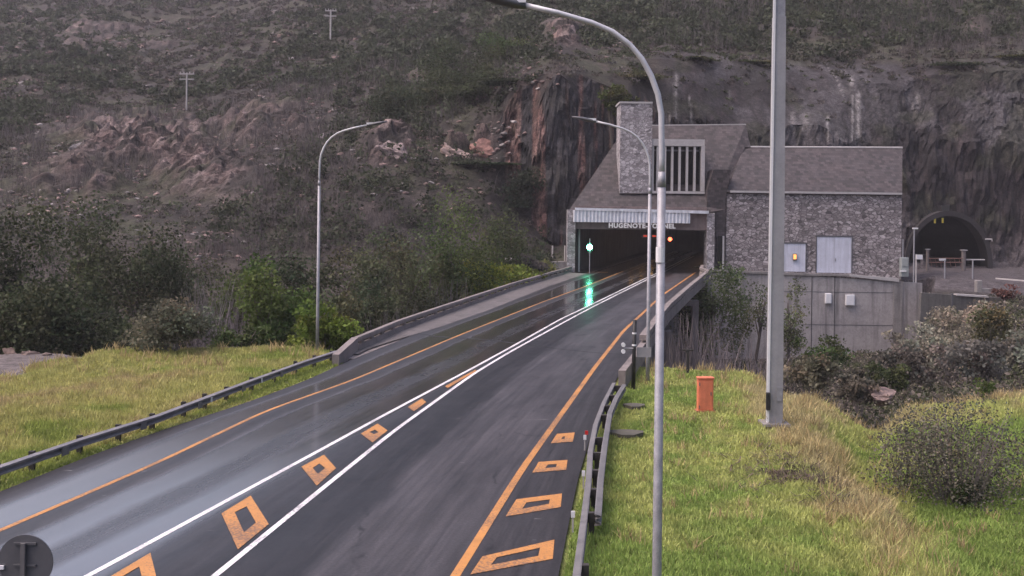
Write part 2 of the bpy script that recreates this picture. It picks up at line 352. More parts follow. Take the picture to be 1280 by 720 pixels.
cols = np.concatenate([np.arange(-760, 560, 4.0), np.arange(560, 1290, 2.4), np.arange(1290, 2060, 5.0)])
rows = np.concatenate([np.arange(4, 62, .45), np.arange(62, 136, .5), np.arange(136, 186, .28), 186*1.0075**np.arange(0, 238)])
cc_, dd = np.meshgrid(cols, rows); XX = (cc_-640)*dd/F; ZZ = terrain_z(XX, dd)
YY = dd.copy()
# rock faces: break the steep parts up with ledges and buttresses
gy = np.gradient(ZZ, axis=0)/np.gradient(dd, axis=0)
steep = smooth(.9, 2.2, gy)*smooth(138, 145, dd)
blk = np.floor(XX/1.7+1.2*fbm(XX/6, ZZ/6, seed=25))+.37*np.floor(ZZ/2.6+2*fbm(XX/3, ZZ/4, seed=26))
YY += steep*((fbm(XX/3.4, ZZ/9, seed=21)-.5)*2.2 + (vnoise(blk*3.1, blk*1.7, seed=24)-.5)*1.1 + (fbm(XX/.8, ZZ/1.1, seed=22)-.5)*1.3)
ZZ += steep*(fbm(XX/1.5, ZZ/1.1, dd/3, seed=23)-.5)*1.0
# rocky outcrops on the slope, listed by where they show in the photo (x, y, half width, half height, weight)
OUT = [(175, 180, 100, 38, 1), (250, 212, 70, 28, 1), (110, 225, 60, 30, .8), (295, 160, 60, 24, .7), (60, 240, 45, 26, .6), (100, 40, 60, 22, .7), (180, 60, 60, 16, .4), (490, 186, 36, 22, 1),
       (568, 186, 20, 13, 1), (610, 180, 30, 18, .8), (705, 46, 30, 20, .9), (770, 55, 40, 14, .5), (520, 102, 24, 7, .8), (330, 140, 50, 20, .7), (365, 155, 30, 14, .8), (400, 60, 40, 12, .4), (255, 315, 45, 15, .8), (30, 105, 40, 12, .4), (1215, 30, 26, 10, .5), (240, 300, 50, 20, .4), (650, 100, 30, 14, .7), (30, 60, 30, 20, .4)]
rowpix = YH - (ZZ-H)*F/dd + (cc_-640)*ROLL
outc = np.zeros_like(ZZ)
for (ox, oy, sx_, sy_, wt) in OUT:
    outc = np.maximum(outc, wt*np.exp(-((cc_-ox)/sx_)**2-((rowpix-oy)/sy_)**2))
outc *= smooth(120, 135, dd)
rg = np.abs(fbm(XX/3.2, dd/5.5, seed=31)*2-1)
brk = smooth(.38, .62, fbm(XX/6, dd/9, seed=33)*.7+outc*.4)
ZZ += outc*brk*(rg*2.6 + (fbm(XX/1.3, dd/2.0, seed=32)-.5)*2.4 + np.floor(fbm(XX/4, dd/3.5, seed=34)*6)*.8)
# ground colour, one value per point
n1 = fbm(XX/9, dd/9, seed=41); n2 = fbm(XX/1.6, dd/2.2, seed=42); n3 = fbm(XX/40, dd/50, seed=43)
def lerp(a, b, t): return a+(np.array(b)-a)*t[..., None]
colr = np.zeros(XX.shape+(3,)) + np.array((.038, .033, .031))
colr = lerp(colr, (.050, .052, .032), smooth(.42, .62, n1)*.8)
colr = lerp(colr, (.062, .050, .047), smooth(.54, .68, n2)*.7)
colr = lerp(colr, (.022, .02, .018), smooth(.56, .68, fbm(XX/2.4, dd/3.4, seed=46))*.75)
pink = lerp(np.zeros(XX.shape+(3,))+np.array((.13, .093, .088)), (.23, .18, .172), smooth(.5, .7, n2))
pink = lerp(pink, (.035, .028, .027), smooth(.52, .62, fbm(XX/1.7, dd/1.5, seed=47))*.85)
colr = lerp(colr, pink, np.clip(outc*brk*1.25*smooth(.3, .6, fbm(XX/2.2, dd/4, seed=44)), 0, 1)) if False else colr + (pink-colr)*np.clip(outc*brk*1.3*smooth(.33, .55, fbm(XX/2.2, dd/4, seed=44)), 0, 1)[..., None]
# cut faces
cw = np.clip(cc_, 0, 1400)
red = smooth(600, 660, cw)*(1-smooth(795, 830, cw))
stk = fbm(XX/1.05+.3*fbm(XX/3, ZZ/3, seed=55), ZZ/45, seed=51, o=3)
facec = np.zeros(XX.shape+(3,)) + np.array((.028, .024, .027))
facec = lerp(facec, (.055, .044, .046), smooth(.45, .7, fbm(XX/.5, ZZ/2.2, seed=52)))
facec = lerp(facec, (.022, .02, .023), smooth(.54, .66, fbm(XX/1.1, ZZ/9, seed=54))*.8)
redc = lerp(np.zeros(XX.shape+(3,))+np.array((.15, .082, .072)), (.21, .135, .12), smooth(.45, .65, fbm(XX/.7, ZZ/1.6, seed=49)))
redc = lerp(redc, (.045, .03, .028), smooth(.55, .63, fbm(XX/1.2, ZZ/1.1, seed=48))*.8)
redc = lerp(redc, (.042, .040, .045), smooth(.46, .50, stk))
facec = facec + (redc-facec)*red[..., None]
shot = smooth(800, 850, cw)*smooth(15, 20, ZZ+6*(n3-.5))*(1-smooth(31, 34, ZZ))     # sprayed concrete on the upper cut
drip = np.zeros_like(ZZ)
for (dx_, dy0, dy1, dw, da) in ((1071, 116, 184, 2.6, .9), (1064, 118, 180, 1.6, .7), (1033, 146, 172, 1.6, 1), (843, 92, 152, 2.0, .7), (1062, 96, 110, 2.4, 1), (1146, 116, 134, 2, .5), (1048, 172, 186, 1.5, .7), (1005, 142, 166, 6, .35), (990, 140, 162, 3, .35), (1054, 112, 118, 12, .5), (700, 270, 300, 2, .3), (910, 110, 130, 2, .3)):
    drip = np.maximum(drip, da*np.exp(-((cc_-dx_-2*(fbm(ZZ/1.5, ZZ*0+dx_, seed=63)-.5))/dw)**2)*smooth(dy0-4, dy0+3, rowpix)*(1-smooth(dy1-8, dy1+4, rowpix)))
drip *= (dd > 150)*(dd < 190)
facec = lerp(facec, (.085, .080, .088), shot*.85*smooth(.3, .5, fbm(XX/6, ZZ/5, seed=59)))
facec = lerp(facec, (.03, .028, .03), shot*smooth(.5, .64, fbm(XX/1.3, ZZ/14, seed=60))*.7)
wh = smooth(.73, .78, fbm(XX/.55, ZZ/60, seed=56))*shot*smooth(.5, .6, fbm(XX/7, ZZ/6, seed=57)); facec = lerp(facec, (.33, .31, .30), wh*.8)
facec = lerp(facec, (.36, .34, .335), drip*.9)
facem = np.clip(np.maximum(steep, shot*smooth(155, 160, dd)*(1-smooth(176, 182, dd))*.85), 0, 1)
facem = np.maximum(facem, drip); colr = colr+(facec-colr)*facem[..., None]
ledge = smooth(.55, .62, fbm(XX/5, ZZ/3.2, seed=58))*facem*(1-red*.7); colr = lerp(colr, (.042, .045, .028), ledge*.6)
# meadow and verge
gr = np.clip((1-smooth(57, 66, dd + (fbm(XX/4, dd/4, seed=61)-.5)*8))*smooth(-3.4, -1.9, ZZ), 0, 1)
gr *= 1-(cc_ < 150)*(1-smooth(-.6, -.4, ZZ))*(dd > 40)
gc = lerp(np.zeros(XX.shape+(3,))+np.array((.17, .20, .06)), (.26, .235, .10), smooth(.42, .62, n1))
colr = colr+(gc-colr)*gr[..., None]
soil = smooth(56, 64, dd)*(1-smooth(118, 135, dd)); colr = lerp(colr, (.055, .046, .04), soil*.7)
shelf = (cc_ < 150)*(dd > 40)*(dd < 66)*(1-smooth(-.6, -.4, ZZ)); colr = lerp(colr, (.14, .122, .12), shelf)
plat = (cc_ > 1126)*smooth(124, 128, dd)*(1-smooth(160.5, 162, dd)); colr = lerp(colr, (.085, .075, .08), plat)
# openings for the two tunnels
fi = np.arange(XX.size).reshape(XX.shape)
quad = np.stack([fi[:-1, :-1], fi[:-1, 1:], fi[1:, 1:], fi[1:, :-1]], -1).reshape(-1, 4)
cen = lambda A: A.ravel()[quad].mean(1)
qx, qy, qz = cen(XX), cen(YY), cen(ZZ)
in1 = (qy > 134.8) & (qy < 200) & (qx > XPL-1.0+.235*(qy-136)) & (qx < XPR+1.0+.235*(qy-136)) & (qz > -9) & (qz < 7.5)
in2 = (qy > 159.0) & (qy < 200) & (((qx-T2.x-.2*(qy-160))/6.3)**2 + (np.maximum(qz, 0)/8.2)**2 < 1) & (qz > -.5) & (qz > .3)
quad = quad[~(in1 | in2)]

m, nt, b = new_mat('ground'); M['ground'] = m; co = objco(nt)
at = nd(nt, "ShaderNodeAttribute", attribute_name="tint").outputs["Color"]
na = noise(nt, co, 1.1, 8, .75); nb = noise(nt, co, 5.0, 6, .7); nc_ = noise(nt, co, .3, 6, .7)
c = mix(nt, 1.0, at, ramp(nt, na, [(.3, .42), (.7, 1.6)]), 'MULTIPLY'); c = mix(nt, 1.0, c, ramp(nt, nb, [(.3, .55), (.7, 1.45)]), 'MULTIPLY')
gn = nd(nt, "ShaderNodeNewGeometry"); sn = nd(nt, "ShaderNodeSeparateXYZ"); nt.links.new(gn.outputs["True Normal"], sn.inputs[0])
stp = ramp(nt, sn.outputs[2], [(.45, 1), (.75, 0)])
vs1 = noise(nt, mapping(nt, co, (1.0, .5, .11)), 1.5, 7, .72, .3); vs2 = noise(nt, mapping(nt, co, (1.0, .6, .35)), 3.2, 6, .75)
sc_ = mix(nt, 1.0, ramp(nt, vs1, [(.36, .42), (.5, .85), (.66, 1.35)]), ramp(nt, vs2, [(.34, .5), (.66, 1.45)]), 'MULTIPLY')
c = mix(nt, stp, c, mix(nt, 1.0, c, sc_, 'MULTIPLY'))
vo = nd(nt, "ShaderNodeTexVoronoi", feature='DISTANCE_TO_EDGE'); vo.inputs["Scale"].default_value = .75; vn = nd(nt, 'ShaderNodeTexNoise'); vn.inputs['Scale'].default_value = .5; vn.inputs['Detail'].default_value = 6; nt.links.new(co, vn.inputs['Vector']); nt.links.new(mix(nt, 1.0, mapping(nt, co, (.8, .5, 1.3)), mix(nt, 1.0, vn.outputs['Color'], (4, 4, 4), 'MULTIPLY'), 'ADD'), vo.inputs['Vector'])
px_ = nd(nt, "ShaderNodeSeparateXYZ"); nt.links.new(co, px_.inputs[0])
farm = ramp(nt, math_(nt, 'DIVIDE', px_.outputs[1], 400.0), [(.29, 0), (.34, 1)])
c = mix(nt, math_(nt, 'MULTIPLY', farm, ramp(nt, vo.outputs["Distance"], [(.02, .38), (.10, 0)])), c, (.012, .010, .010))
nt.links.new(c, b.inputs["Base Color"]); b.inputs["Roughness"].default_value = .9; b.inputs["Specular IOR Level"].default_value = .25
bump(nt, b, math_(nt, 'ADD', na, math_(nt, 'MULTIPLY', nb, .4)), .8, .35)
ground = np_mesh('terrain', np.stack([XX, YY, ZZ], -1), quad, M['ground'], tint=colr.reshape(-1, 3))
tag(ground, kind='structure')
tv = [ground.data.vertices]; used = np.zeros(XX.size, bool); used[quad.ravel()] = True

# ------------------------------------------------------------------ the road
ds = np.concatenate([np.arange(3, 60, .6), np.arange(60, 138, 1.0), np.arange(138, 215, 4)])
lines = [fLE, fLY, fLW, fRW, fRY, fRE]; V, UV = [], []
sub = 6; SS = np.arange(0, 5+1e-6, 1/sub)
Lx = np.stack([f(ds) for f in lines])
for k in range(1, 6): Lx[k] = np.maximum(Lx[k], Lx[k-1]+.02)
inside = ds > 136.5
Lx[0][inside] = XPL+.02+.235*(ds[inside]-136); Lx[5][inside] = XPR-.02+.235*(ds[inside]-136)
for j, d in enumerate(ds):
    xs = np.interp(SS, np.arange(6), Lx[:, j]); V.append(np.stack([xs, np.full_like(xs, d), np.zeros_like(xs)], -1)); UV.append(np.stack([SS/5, np.full_like(SS, d)], -1))
V = np.array(V); UV = np.array(UV).reshape(-1, 2); ns = len(SS); ii = np.arange(len(ds)*ns).reshape(len(ds), ns)
rq = np.stack([ii[:-1, :-1], ii[:-1, 1:], ii[1:, 1:], ii[1:, :-1]], -1).reshape(-1, 4)
m, nt, b = new_mat('wet_asphalt'); M['road'] = m
at = nd(nt, "ShaderNodeAttribute", attribute_name="tint").outputs["Color"]; sp = nd(nt, "ShaderNodeSeparateColor"); nt.links.new(at, sp.inputs[0])
co = objco(nt)
cb = nd(nt, "ShaderNodeCombineXYZ"); nt.links.new(math_(nt, 'MULTIPLY', sp.outputs[0], 18.0), cb.inputs[0]); nt.links.new(math_(nt, 'MULTIPLY', sp.outputs[1], 9.0), cb.inputs[1])
st = noise(nt, cb.outputs[0], 1.6, 6, .65); st2 = noise(nt, mapping(nt, cb.outputs[0], (1, 2.2, 1)), 1.0, 6, .7, .4)
fine = noise(nt, co, 13, 5, .85); pat = noise(nt, co, .5, 6, .7)
s_ = math_(nt, 'ADD', sp.outputs[0], math_(nt, 'MULTIPLY', math_(nt, 'SUBTRACT', st2, .5), .035))
def S5(*a): return [(p/5, c) for p, c in a]
lat = ramp(nt, s_, S5((0, .024), (.25, .026), (.45, .055), (.9, .05), (1.0, .022), (1.12, .018), (1.2, .042), (1.45, .038), (1.62, .022), (1.8, .042), (2.0, .038), (2.25, .022), (3.0, .017), (3.34, .018), (3.40, .042), (3.9, .045), (4.05, .030), (4.6, .028), (5, .022)))
cb2 = nd(nt, 'ShaderNodeCombineXYZ'); nt.links.new(math_(nt, 'MULTIPLY', sp.outputs[0], 120.0), cb2.inputs[0]); nt.links.new(math_(nt, 'MULTIPLY', sp.outputs[1], 7.0), cb2.inputs[1])
st3 = noise(nt, cb2.outputs[0], 1.0, 4, .6)
c = mix(nt, 1.0, lat, ramp(nt, st, [(.3, .55), (.7, 1.45)]), 'MULTIPLY'); c = mix(nt, 1.0, c, ramp(nt, st3, [(.3, .72), (.7, 1.3)]), 'MULTIPLY'); c = mix(nt, 1.0, c, ramp(nt, fine, [(.3, .45), (.7, 1.55)]), 'MULTIPLY')
c = mix(nt, 1.0, c, (1.0, .93, 1.02), 'MULTIPLY')
crk = nd(nt, "ShaderNodeTexVoronoi", feature='DISTANCE_TO_EDGE'); crk.inputs["Scale"].default_value = .22
cn = nd(nt, "ShaderNodeTexNoise"); cn.inputs["Scale"].default_value = 1.2; nt.links.new(co, cn.inputs["Vector"]); nt.links.new(mix(nt, .6, mapping(nt, co, (1, .35, 1)), cn.outputs["Color"], 'ADD'), crk.inputs["Vector"])
c = mix(nt, math_(nt, 'MULTIPLY', ramp(nt, crk.outputs["Distance"], [(.002, .8), (.012, 0)]), ramp(nt, pat, [(.48, 0), (.6, 1)])), c, (.008, .008, .009))
scr = noise(nt, mapping(nt, co, (.5, 3.2, 1)), 1.6, 3, .5, .6); c = mix(nt, math_(nt, 'MULTIPLY', ramp(nt, scr, [(.735, 0), (.75, .5)]), ramp(nt, pat, [(.45, 0), (.55, 1)])), c, (.3, .29, .3))
nt.links.new(c, b.inputs["Base Color"])
wet = ramp(nt, s_, S5((0, .5), (.3, .42), (.5, .11), (.95, .11), (1.02, .45), (1.17, .45), (1.25, .15), (1.45, .12), (1.55, .28), (1.7, .28), (1.8, .12), (2.0, .13), (2.3, .38), (3.3, .40), (3.45, .48), (4, .5), (5, .55)))
rr = math_(nt, 'ADD', wet, math_(nt, 'MULTIPLY', math_(nt, 'SUBTRACT', math_(nt, 'ADD', math_(nt, 'MULTIPLY', pat, .4), math_(nt, 'ADD', math_(nt, 'MULTIPLY', st2, .3), math_(nt, 'MULTIPLY', st3, .3))), .5), .5))
nt.links.new(rr, b.inputs["Roughness"]); b.inputs["IOR"].default_value = 1.9
nt.links.new(ramp(nt, s_, S5((0, .12), (.3, .2), (.5, .85), (.95, .85), (1.0, .25), (1.17, .2), (1.25, .75), (1.45, .85), (1.55, .4), (1.7, .38), (1.8, .85), (2.0, .75), (2.2, .3), (2.5, .2), (3.3, .11), (3.42, .14), (4.1, .11), (5, .10))), b.inputs["Specular IOR Level"])
nt.links.new(ramp(nt, s_, S5((0, 0), (.35, .1), (.5, 1), (.95, 1), (1.0, .15), (1.2, .15), (1.27, .8), (1.45, 1), (1.55, .3), (1.7, .3), (1.8, 1), (2.0, .9), (2.15, .1), (2.5, 0))), b.inputs['Coat Weight']); b.inputs['Coat Roughness'].default_value = .15; b.inputs['Coat IOR'].default_value = 2.0
bump(nt, b, fine, .12, .01)
tin = np.zeros((len(UV), 3)); tin[:, 0] = UV[:, 0]; tin[:, 1] = UV[:, 1]/100
road = np_mesh('road', V, rq, M['road'], tint=tin); tag(road, kind='structure')

def stripe(name, f, wd, mat, d0, d1, z=.006, off=0.0):
    d = np.concatenate([np.arange(d0, min(d1, 60), .5), np.arange(max(d0, 60), d1, 1.0), [d1]]); x = f(d)+off; h = wd/2*1.03
    vv = np.stack([np.stack([x-h, d, np.full_like(d, z)], -1), np.stack([x+h, d, np.full_like(d, z)], -1)], 1)
    i2 = np.arange(len(d)*2).reshape(-1, 2); q = np.stack([i2[:-1, 0], i2[:-1, 1], i2[1:, 1], i2[1:, 0]], -1)
    return tag(np_mesh(name, vv, q, mat), kind='structure')
stripe('edge_line', fLY, .15, M['pyellow'], 6, 139); stripe('edge_line', fRY, .20, M['pyellow'], 6, 139)
stripe('centre_line', fLW, .15, M['pwhite'], 6, 190); stripe('centre_line', fRW, .15, M['pwhite'], 6, 190)
stripe('stop_line', lambda d: fLE(d)+1.2, 2.4, M['pyellow'], 136.2, 136.9)
j = MB()                                          # dark expansion joint across the deck start
jp = gl([(505, 414), (545, 420.5), (600, 424), (655, 430), (705, 437), (752, 441.5), (784, 443)], .004)
j.add([p+Vector((0, s*.13, 0)) for p in jp for s in (-1, 1)], [(2*i, 2*i+1, 2*i+3, 2*i+2) for i in range(len(jp)-1)])
tag(j.build('expansion_joint', M['black']), kind='structure')
def painted(outer, inner, label, grp):
    o = gl(outer, .012); base = sum(o, Vector())/len(o); base.z = 0
    mb = MB(); n = len(o)
    if inner:
        q = gl(inner, .012); mb.add(o+q, [(i, (i+1) % n, n+(i+1) % n, n+i) for i in range(n)])
    else: mb.add(o, [tuple(range(n))])
    ob = mb.build('painted_marking', M['pyellow'], base=base); tag(ob, label, 'road marking', grp)
g1, g2 = 'hollow yellow boxes between the white lines', 'hollow yellow boxes on the shoulder by the guardrail'
painted([(100, 743), (188, 690.7), (203, 752), (130, 800)], [(150, 722), (174, 708), (181, 735), (158, 752)], 'largest yellow box marking between the diverging white lines, cut off by the frame', g1)
painted([(276.7, 641.7), (313.3, 619.3), (336, 655), (297.3, 686.7)], [(293.3, 640), (308.3, 632.7), (320, 653.3), (305, 665.3)], 'big hollow yellow box marking between white lines, dark scuff in its opening', g1)
painted([(376.7, 583.3), (405, 568.3), (420, 585), (396, 607)], [(390.7, 585), (399.3, 579.3), (406.7, 585), (397.3, 592.3)], 'mid-sized hollow yellow box between the white lines, third from the widest end', g1)
painted([(451, 542), (472, 529.3), (484.5, 538), (465.7, 553)], [(462, 540), (468.6, 537), (473, 540), (467.5, 542.7)], 'small yellow box with a slit opening, between the narrowing white lines', g1)
painted([(509.8, 508.7), (527.4, 498), (532.8, 502.6), (517.5, 514)], None, 'small solid yellow block between the white lines where they nearly meet', g1)
painted([(556, 482.8), (559.5, 485), (596, 463.5), (594, 462)], None, 'thin yellow wedge at the point where the white lines meet', g1)
painted([(587.7, 718), (603, 695.4), (693, 674.4), (691, 698.3)], [(613.7, 706), (621, 696.5), (675, 684.5), (673, 694.7)], 'widest hollow yellow bar on the shoulder, nearest the bottom of the view', g2)
painted([(631.8, 645.6), (645.5, 624), (702.5, 616.7), (701, 633.6)], [(652.7, 635.8), (658, 628), (687.4, 624), (686.3, 629.7)], 'second widest hollow yellow bar on the shoulder beside the guardrail', g2)
painted([(665.3, 590.7), (673.3, 577.3), (709.4, 574.8), (707.6, 587)], [(681.6, 585), (685, 580.6), (696, 580), (695.3, 583.8)], 'third hollow yellow bar on the shoulder, with a small opening', g2)
painted([(688.4, 554), (696, 542.3), (718.4, 540.5), (716, 552)], [(701.5, 548.8), (703.5, 545.5), (706.5, 545.3), (705.5, 548.6)], 'smallest yellow block on the shoulder, its opening almost closed', g2)

# ------------------------------------------------------------------ the bridge in front of the portal
br = empty('road_bridge', G(640, 420, -1), 'grey concrete road bridge with slotted parapets leading into the tunnel', 'bridge')
_lt = gl([(424, 437), (434, 431), (448, 421.5), (501, 400), (560, 380.5), (644, 353), (738.6, 326.2)], .70); LD_ = ([p.y for p in _lt], [p.x for p in _lt])
dk = MB(); dks = np.arange(56, 135.6, 4)
lp = [Vector((min(float(fLE(d))-.55, float(np.interp(d, LD_[0], LD_[1]))-.45), d, -.06)) for d in dks]; rp = [Vector((float(fRE(d))+.55, d, -.06)) for d in dks]; n = len(dks)
T = Vector((0, 0, -.75))
dk.add(lp+rp+[p+T+Vector((.5, 0, 0)) for p in lp]+[p+T-Vector((.5, 0, 0)) for p in rp],
       [f for i in range(n-1) for f in ((i, i+1, n+i+1, n+i), (2*n+i, 3*n+i, 3*n+i+1, 2*n+i+1), (i, 2*n+i, 2*n+i+1, i+1), (n+i, n+i+1, 3*n+i+1, 3*n+i))] + [(0, n, 3*n, 2*n), (n-1, 3*n-1, 4*n-1, 2*n-1)])
dk.build('deck', M['parapet'], br)
def parapet(path, side, hs):                      # path: ground points of the inner face; side +1 = grows towards +X
    a, bb = (0, .32) if side > 0 else (-.32, 0)
    mb = MB(); mb.sweep(path, [(a-(.12 if side > 0 else 0), -.05), (bb+(.12 if side < 0 else 0), -.05), (bb, .70), (a, .70)])
    pr = mb.build('parapet', M['parapet'], br)
    rl = MB(); rl.sweep(path, [(a-.03, .84), (bb+.03, .84), (bb+.03, 1.12), (a-.03, 1.12)])
    rl.build('rail', M['parapet'], pr)
    for p, q in zip(path[:-1], path[1:]):
        dv = q-p; ln = dv.length; k = max(1, round(ln/2.4)); an = math.atan2(dv.y, dv.x)
        nn = Vector((dv.y, -dv.x, 0)).normalized()*((a+bb)/2)
        for t in range(k): MB().box(p+dv*((t+.5)/k)+nn+Vector((0, 0, .77)), (1.25 if t % 2 else .7, .26, .14), an).build('rail_post', M['parapet'], pr)
LT = gl([(424, 437), (434, 431), (448, 421.5), (501, 400), (560, 380.5), (644, 353), (738.6, 326.2)], .70)
LTf = lambda d: np.interp(d, [p.y for p in LT], [p.x for p in LT])
dl = np.concatenate([[LT[2].y], np.arange(LT[2].y+4, 133, 5), [LT[-1].y]])
lpath = [Vector((float(LTf(d)), d, 0)) for d in dl]
def low_barrier(path):
    pr = MB().sweep(path, [(-.34, -.3), (.06, -.3), (.02, .29), (-.22, .29)]).build('parapet', M['parapet'], br)
    MB().sweep(path, [(-.27, .47), (.04, .47), (.05, .60), (.02, .70), (-.25, .70), (-.28, .60)]).build('rail', M['parapet'], pr)
    for p, q in zip(path[:-1], path[1:]):
        dv = q-p; ln = dv.length; k = max(1, round(ln/2.5)); an = math.atan2(dv.y, dv.x); nn = Vector((dv.y, -dv.x, 0)).normalized()*-.11
        for t in range(k): MB().box(p+dv*((t+.5)/k)+nn+Vector((0, 0, .38)), (.5, .16, .18), an).build('rail_post', M['parapet'], pr)
low_barrier(lpath)
ap = MB(); ad = np.arange(lpath[0].y-1.5, 134.5, 2.0)
ap.add([p for d in ad for p in (Vector((float(LTf(max(d, LT[2].y)))-.05, d, .016+.08*float(smooth(60, 72, d)))), Vector((float(LTf(max(d, LT[2].y)))+.15+(float(fLE(d))+.35-float(LTf(max(d, LT[2].y))))*float(smooth(ad[0]-3, 74, d)), d, .012)))], [(2*i, 2*i+1, 2*i+3, 2*i+2) for i in range(len(ad)-1)])
ap.build('apron', concrete_mat('apron_concrete', (.115, .104, .104), .6), br)
RT = gl([(800, 419), (820, 394), (832, 380), (858, 358), (884, 337.5)], 1.1)
RTf = lambda d: np.interp(d, [p.y for p in RT], [p.x for p in RT])
dr = np.concatenate([np.arange(RT[0].y, 128, 5), [128.5, 135.6]])
rpath = [Vector((float(RTf(min(d, 128.6)))+max(0, d-128.6)*.2, d, 0)) for d in dr]
parapet(rpath, 1, None)
er = MB(); a0, a1, a2 = G(773, 468, .55), G(786, 444, .85), Vector(rpath[0])
p3 = [Vector((a0.x, a0.y, 0)), Vector((a1.x, a1.y, 0)), a2]
er.sweep(p3, [(0, -.1), (.3, -.1), (.3, .72), (0, .72)]); er.build('ramped_end', M['parapet'], br)
el_ = MB(); q0 = Vector((float(LT[0].x), LT[0].y, 0)); q1 = lpath[0]
el_.prism([q0+Vector((0, 0, -.3)), q1+Vector((0, -.03, -.3)), q1+Vector((0, -.03, .70)), q0+Vector((0, 0, .46))], (-.34, 0, 0)); el_.build('ramped_end', M['parapet'], br)
for (d, zx) in ((77, -1.3), (104, -1.3)):
    pc = MB(); xr = float(RTf(d)); pc.box((xr+.15, d, -5.3), (.55, 1.0, 9.2)); pc.box((xr-.75, d, -.95), (2.2, 1.2, .5)); pc.build('pier', M['parapet'], br)
ab = MB(); ab.prism([Vector((float(fLE(57))-1, 57, -.85)), Vector((float(fRE(57))+.9, 57, -.85)), Vector((float(fRE(57))+.9, 57, -7)), Vector((float(fLE(57))-1, 57, -7))], (0, .8, 0)); ab.build('abutment', M['wallconc'], br)
for d in (72, 90, 112):
    pw = MB(); xl, xr = float(fLE(d)), float(fRE(d)); pw.box(((xl+xr)/2, d, -5.2), (xr-xl-3.2, .9, 8.7)); pw.build('pier_wall', M['wallconc'], br)

# ------------------------------------------------------------------ guardrails
WB = [(-.02, .36), (.05, .40), (.05, .46), (-.01, .53), (-.01, .57), (.05, .64), (.05, .70), (-.02, .74), (-.035, .73), (.035, .69), (.035, .65), (-.025, .575), (-.025, .525), (.035, .45), (.035, .41), (-.035, .375)]
WB = [(a*1.9, b*.72-.05) for a, b in WB]
RTOP = .74*.72-.05
gpx = [(-220, 655), (-100, 614), (0, 581.7), (100, 548), (198, 518), (312.5, 475), (380, 451), (421, 438)]
gp = [Vector((p.x, p.y, 0)) for p in gl(gpx, RTOP)]
gr_ = empty('guardrail', gp[3], 'long weathered w-beam guardrail on dark posts between meadow and left shoulder', 'guardrail')
r = MB(); r.sweep(gp, WB); r.build('rail', M['galv_dark'], gr_)
gX = lambda d: float(np.interp(d, [p.y for p in gp], [p.x for p in gp]))
for px in (-150, -95, -45, 4, 48, 107, 155, 197, 236, 262, 289, 320, 348, 374.5, 398, 419):
    yy = np.interp(px, [a for a, _ in gpx], [b_ for _, b_ in gpx]); g = G(px, yy, RTOP)
    pb = MB(); pb.box((g.x-.20, g.y+.05, .09), (.15, .14, .78+.12*random.random())); pb.build('post', M['post_wood'], gr_)
    pb = MB(); pb.box((g.x-.10, g.y+.04, .36), (.12, .14, .22)); pb.build('spacer_block', M['post_wood'], gr_)
for d in np.arange(21, 52, 3.9):
    x_ = gX(d); an = math.atan2(.5, gX(d+.25)-gX(d-.25)); pb = MB(); pb.box((x_+.105, d, .285), (.02, .34, .22), an-math.pi/2); pb.build('splice_plate', M['galv_mid'], gr_)
for px in (262, 325, 424):
    yy = np.interp(px, [a for a, _ in gpx], [b_ for _, b_ in gpx]); g = G(min(px, 420), yy, RTOP)
    pb = MB(); pb.box((g.x+.09, g.y-.05, .33), (.04, .09, .18)); pb.build('reflector', M['white'], gr_)
fpx = [(716, 800), (721.7, 718), (731.7, 640), (736.7, 597), (738.5, 563), (745, 530), (755, 503), (768, 478)]
fp = [Vector((p.x, p.y, 0)) for p in gl(fpx, RTOP)]
bpx = [(746.7, 643), (750, 597), (755, 557), (761.7, 515), (770, 496), (780, 480)]
bp = [Vector((p.x, p.y, 0)) for p in gl(bpx, RTOP)]
dg_ = empty('double_guardrail', fp[3], 'double steel guardrail with dark timber blocks along the edge of the green verge', 'guardrail')
WBm = [(-a, b_) for a, b_ in WB][::-1]
r = MB(); r.sweep(fp, WBm); r.build('rail', M['galv_mid'], dg_)
r = MB(); r.sweep(bp, WB); r.build('rail', M['galv_mid'], dg_)
fX = lambda d: float(np.interp(d, [p.y for p in fp], [p.x for p in fp])); bX = lambda d: float(np.interp(d, [p.y for p in bp], [p.x for p in bp]))
for yy in (712, 646, 616, 592, 570, 551, 522, 510, 497, 485):
    g = G(745, yy, .36); d = g.y; x0 = fX(d); x1 = bX(d) if yy < 650 else x0+.25
    pb = MB(); pb.box(((x0+x1)/2, d, .13), (.13, .14, .60)); pb.build('post', M['post_wood'], dg_)
    pb = MB(); pb.box(((x0+x1)/2, d, .355), (max(.1, x1-x0-.1), .16, .22)); pb.build('spacer_block', M['post_wood'], dg_)
dgr = 'reflector posts on the double guardrail'
for (px, py, lab) in ((735, 547, 'white reflector with red top clipped to the double guardrail'), (734, 592, 'plain white reflector low on the double guardrail, between the other two'), (721.5, 643, 'faded pinkish reflector nearest the bottom of the double guardrail')):
    g = G(px, py, .40); rt = empty('delineator', (g.x-.1, g.y, 0), lab, 'reflector', dgr)
    pb = MB(); pb.box((g.x-.1, g.y, .18), (.04, .04, .40)); pb.build('stem', M['trim'], rt)
    pb = MB(); pb.box((g.x-.1, g.y-.03, .41), (.09, .03, .15)); pb.build('reflector', M['white'], rt)
    if 'red' in lab: pb = MB(); pb.box((g.x-.05, g.y-.03, .56), (.10, .03, .12)); pb.build('red_reflector', M['red'], rt)

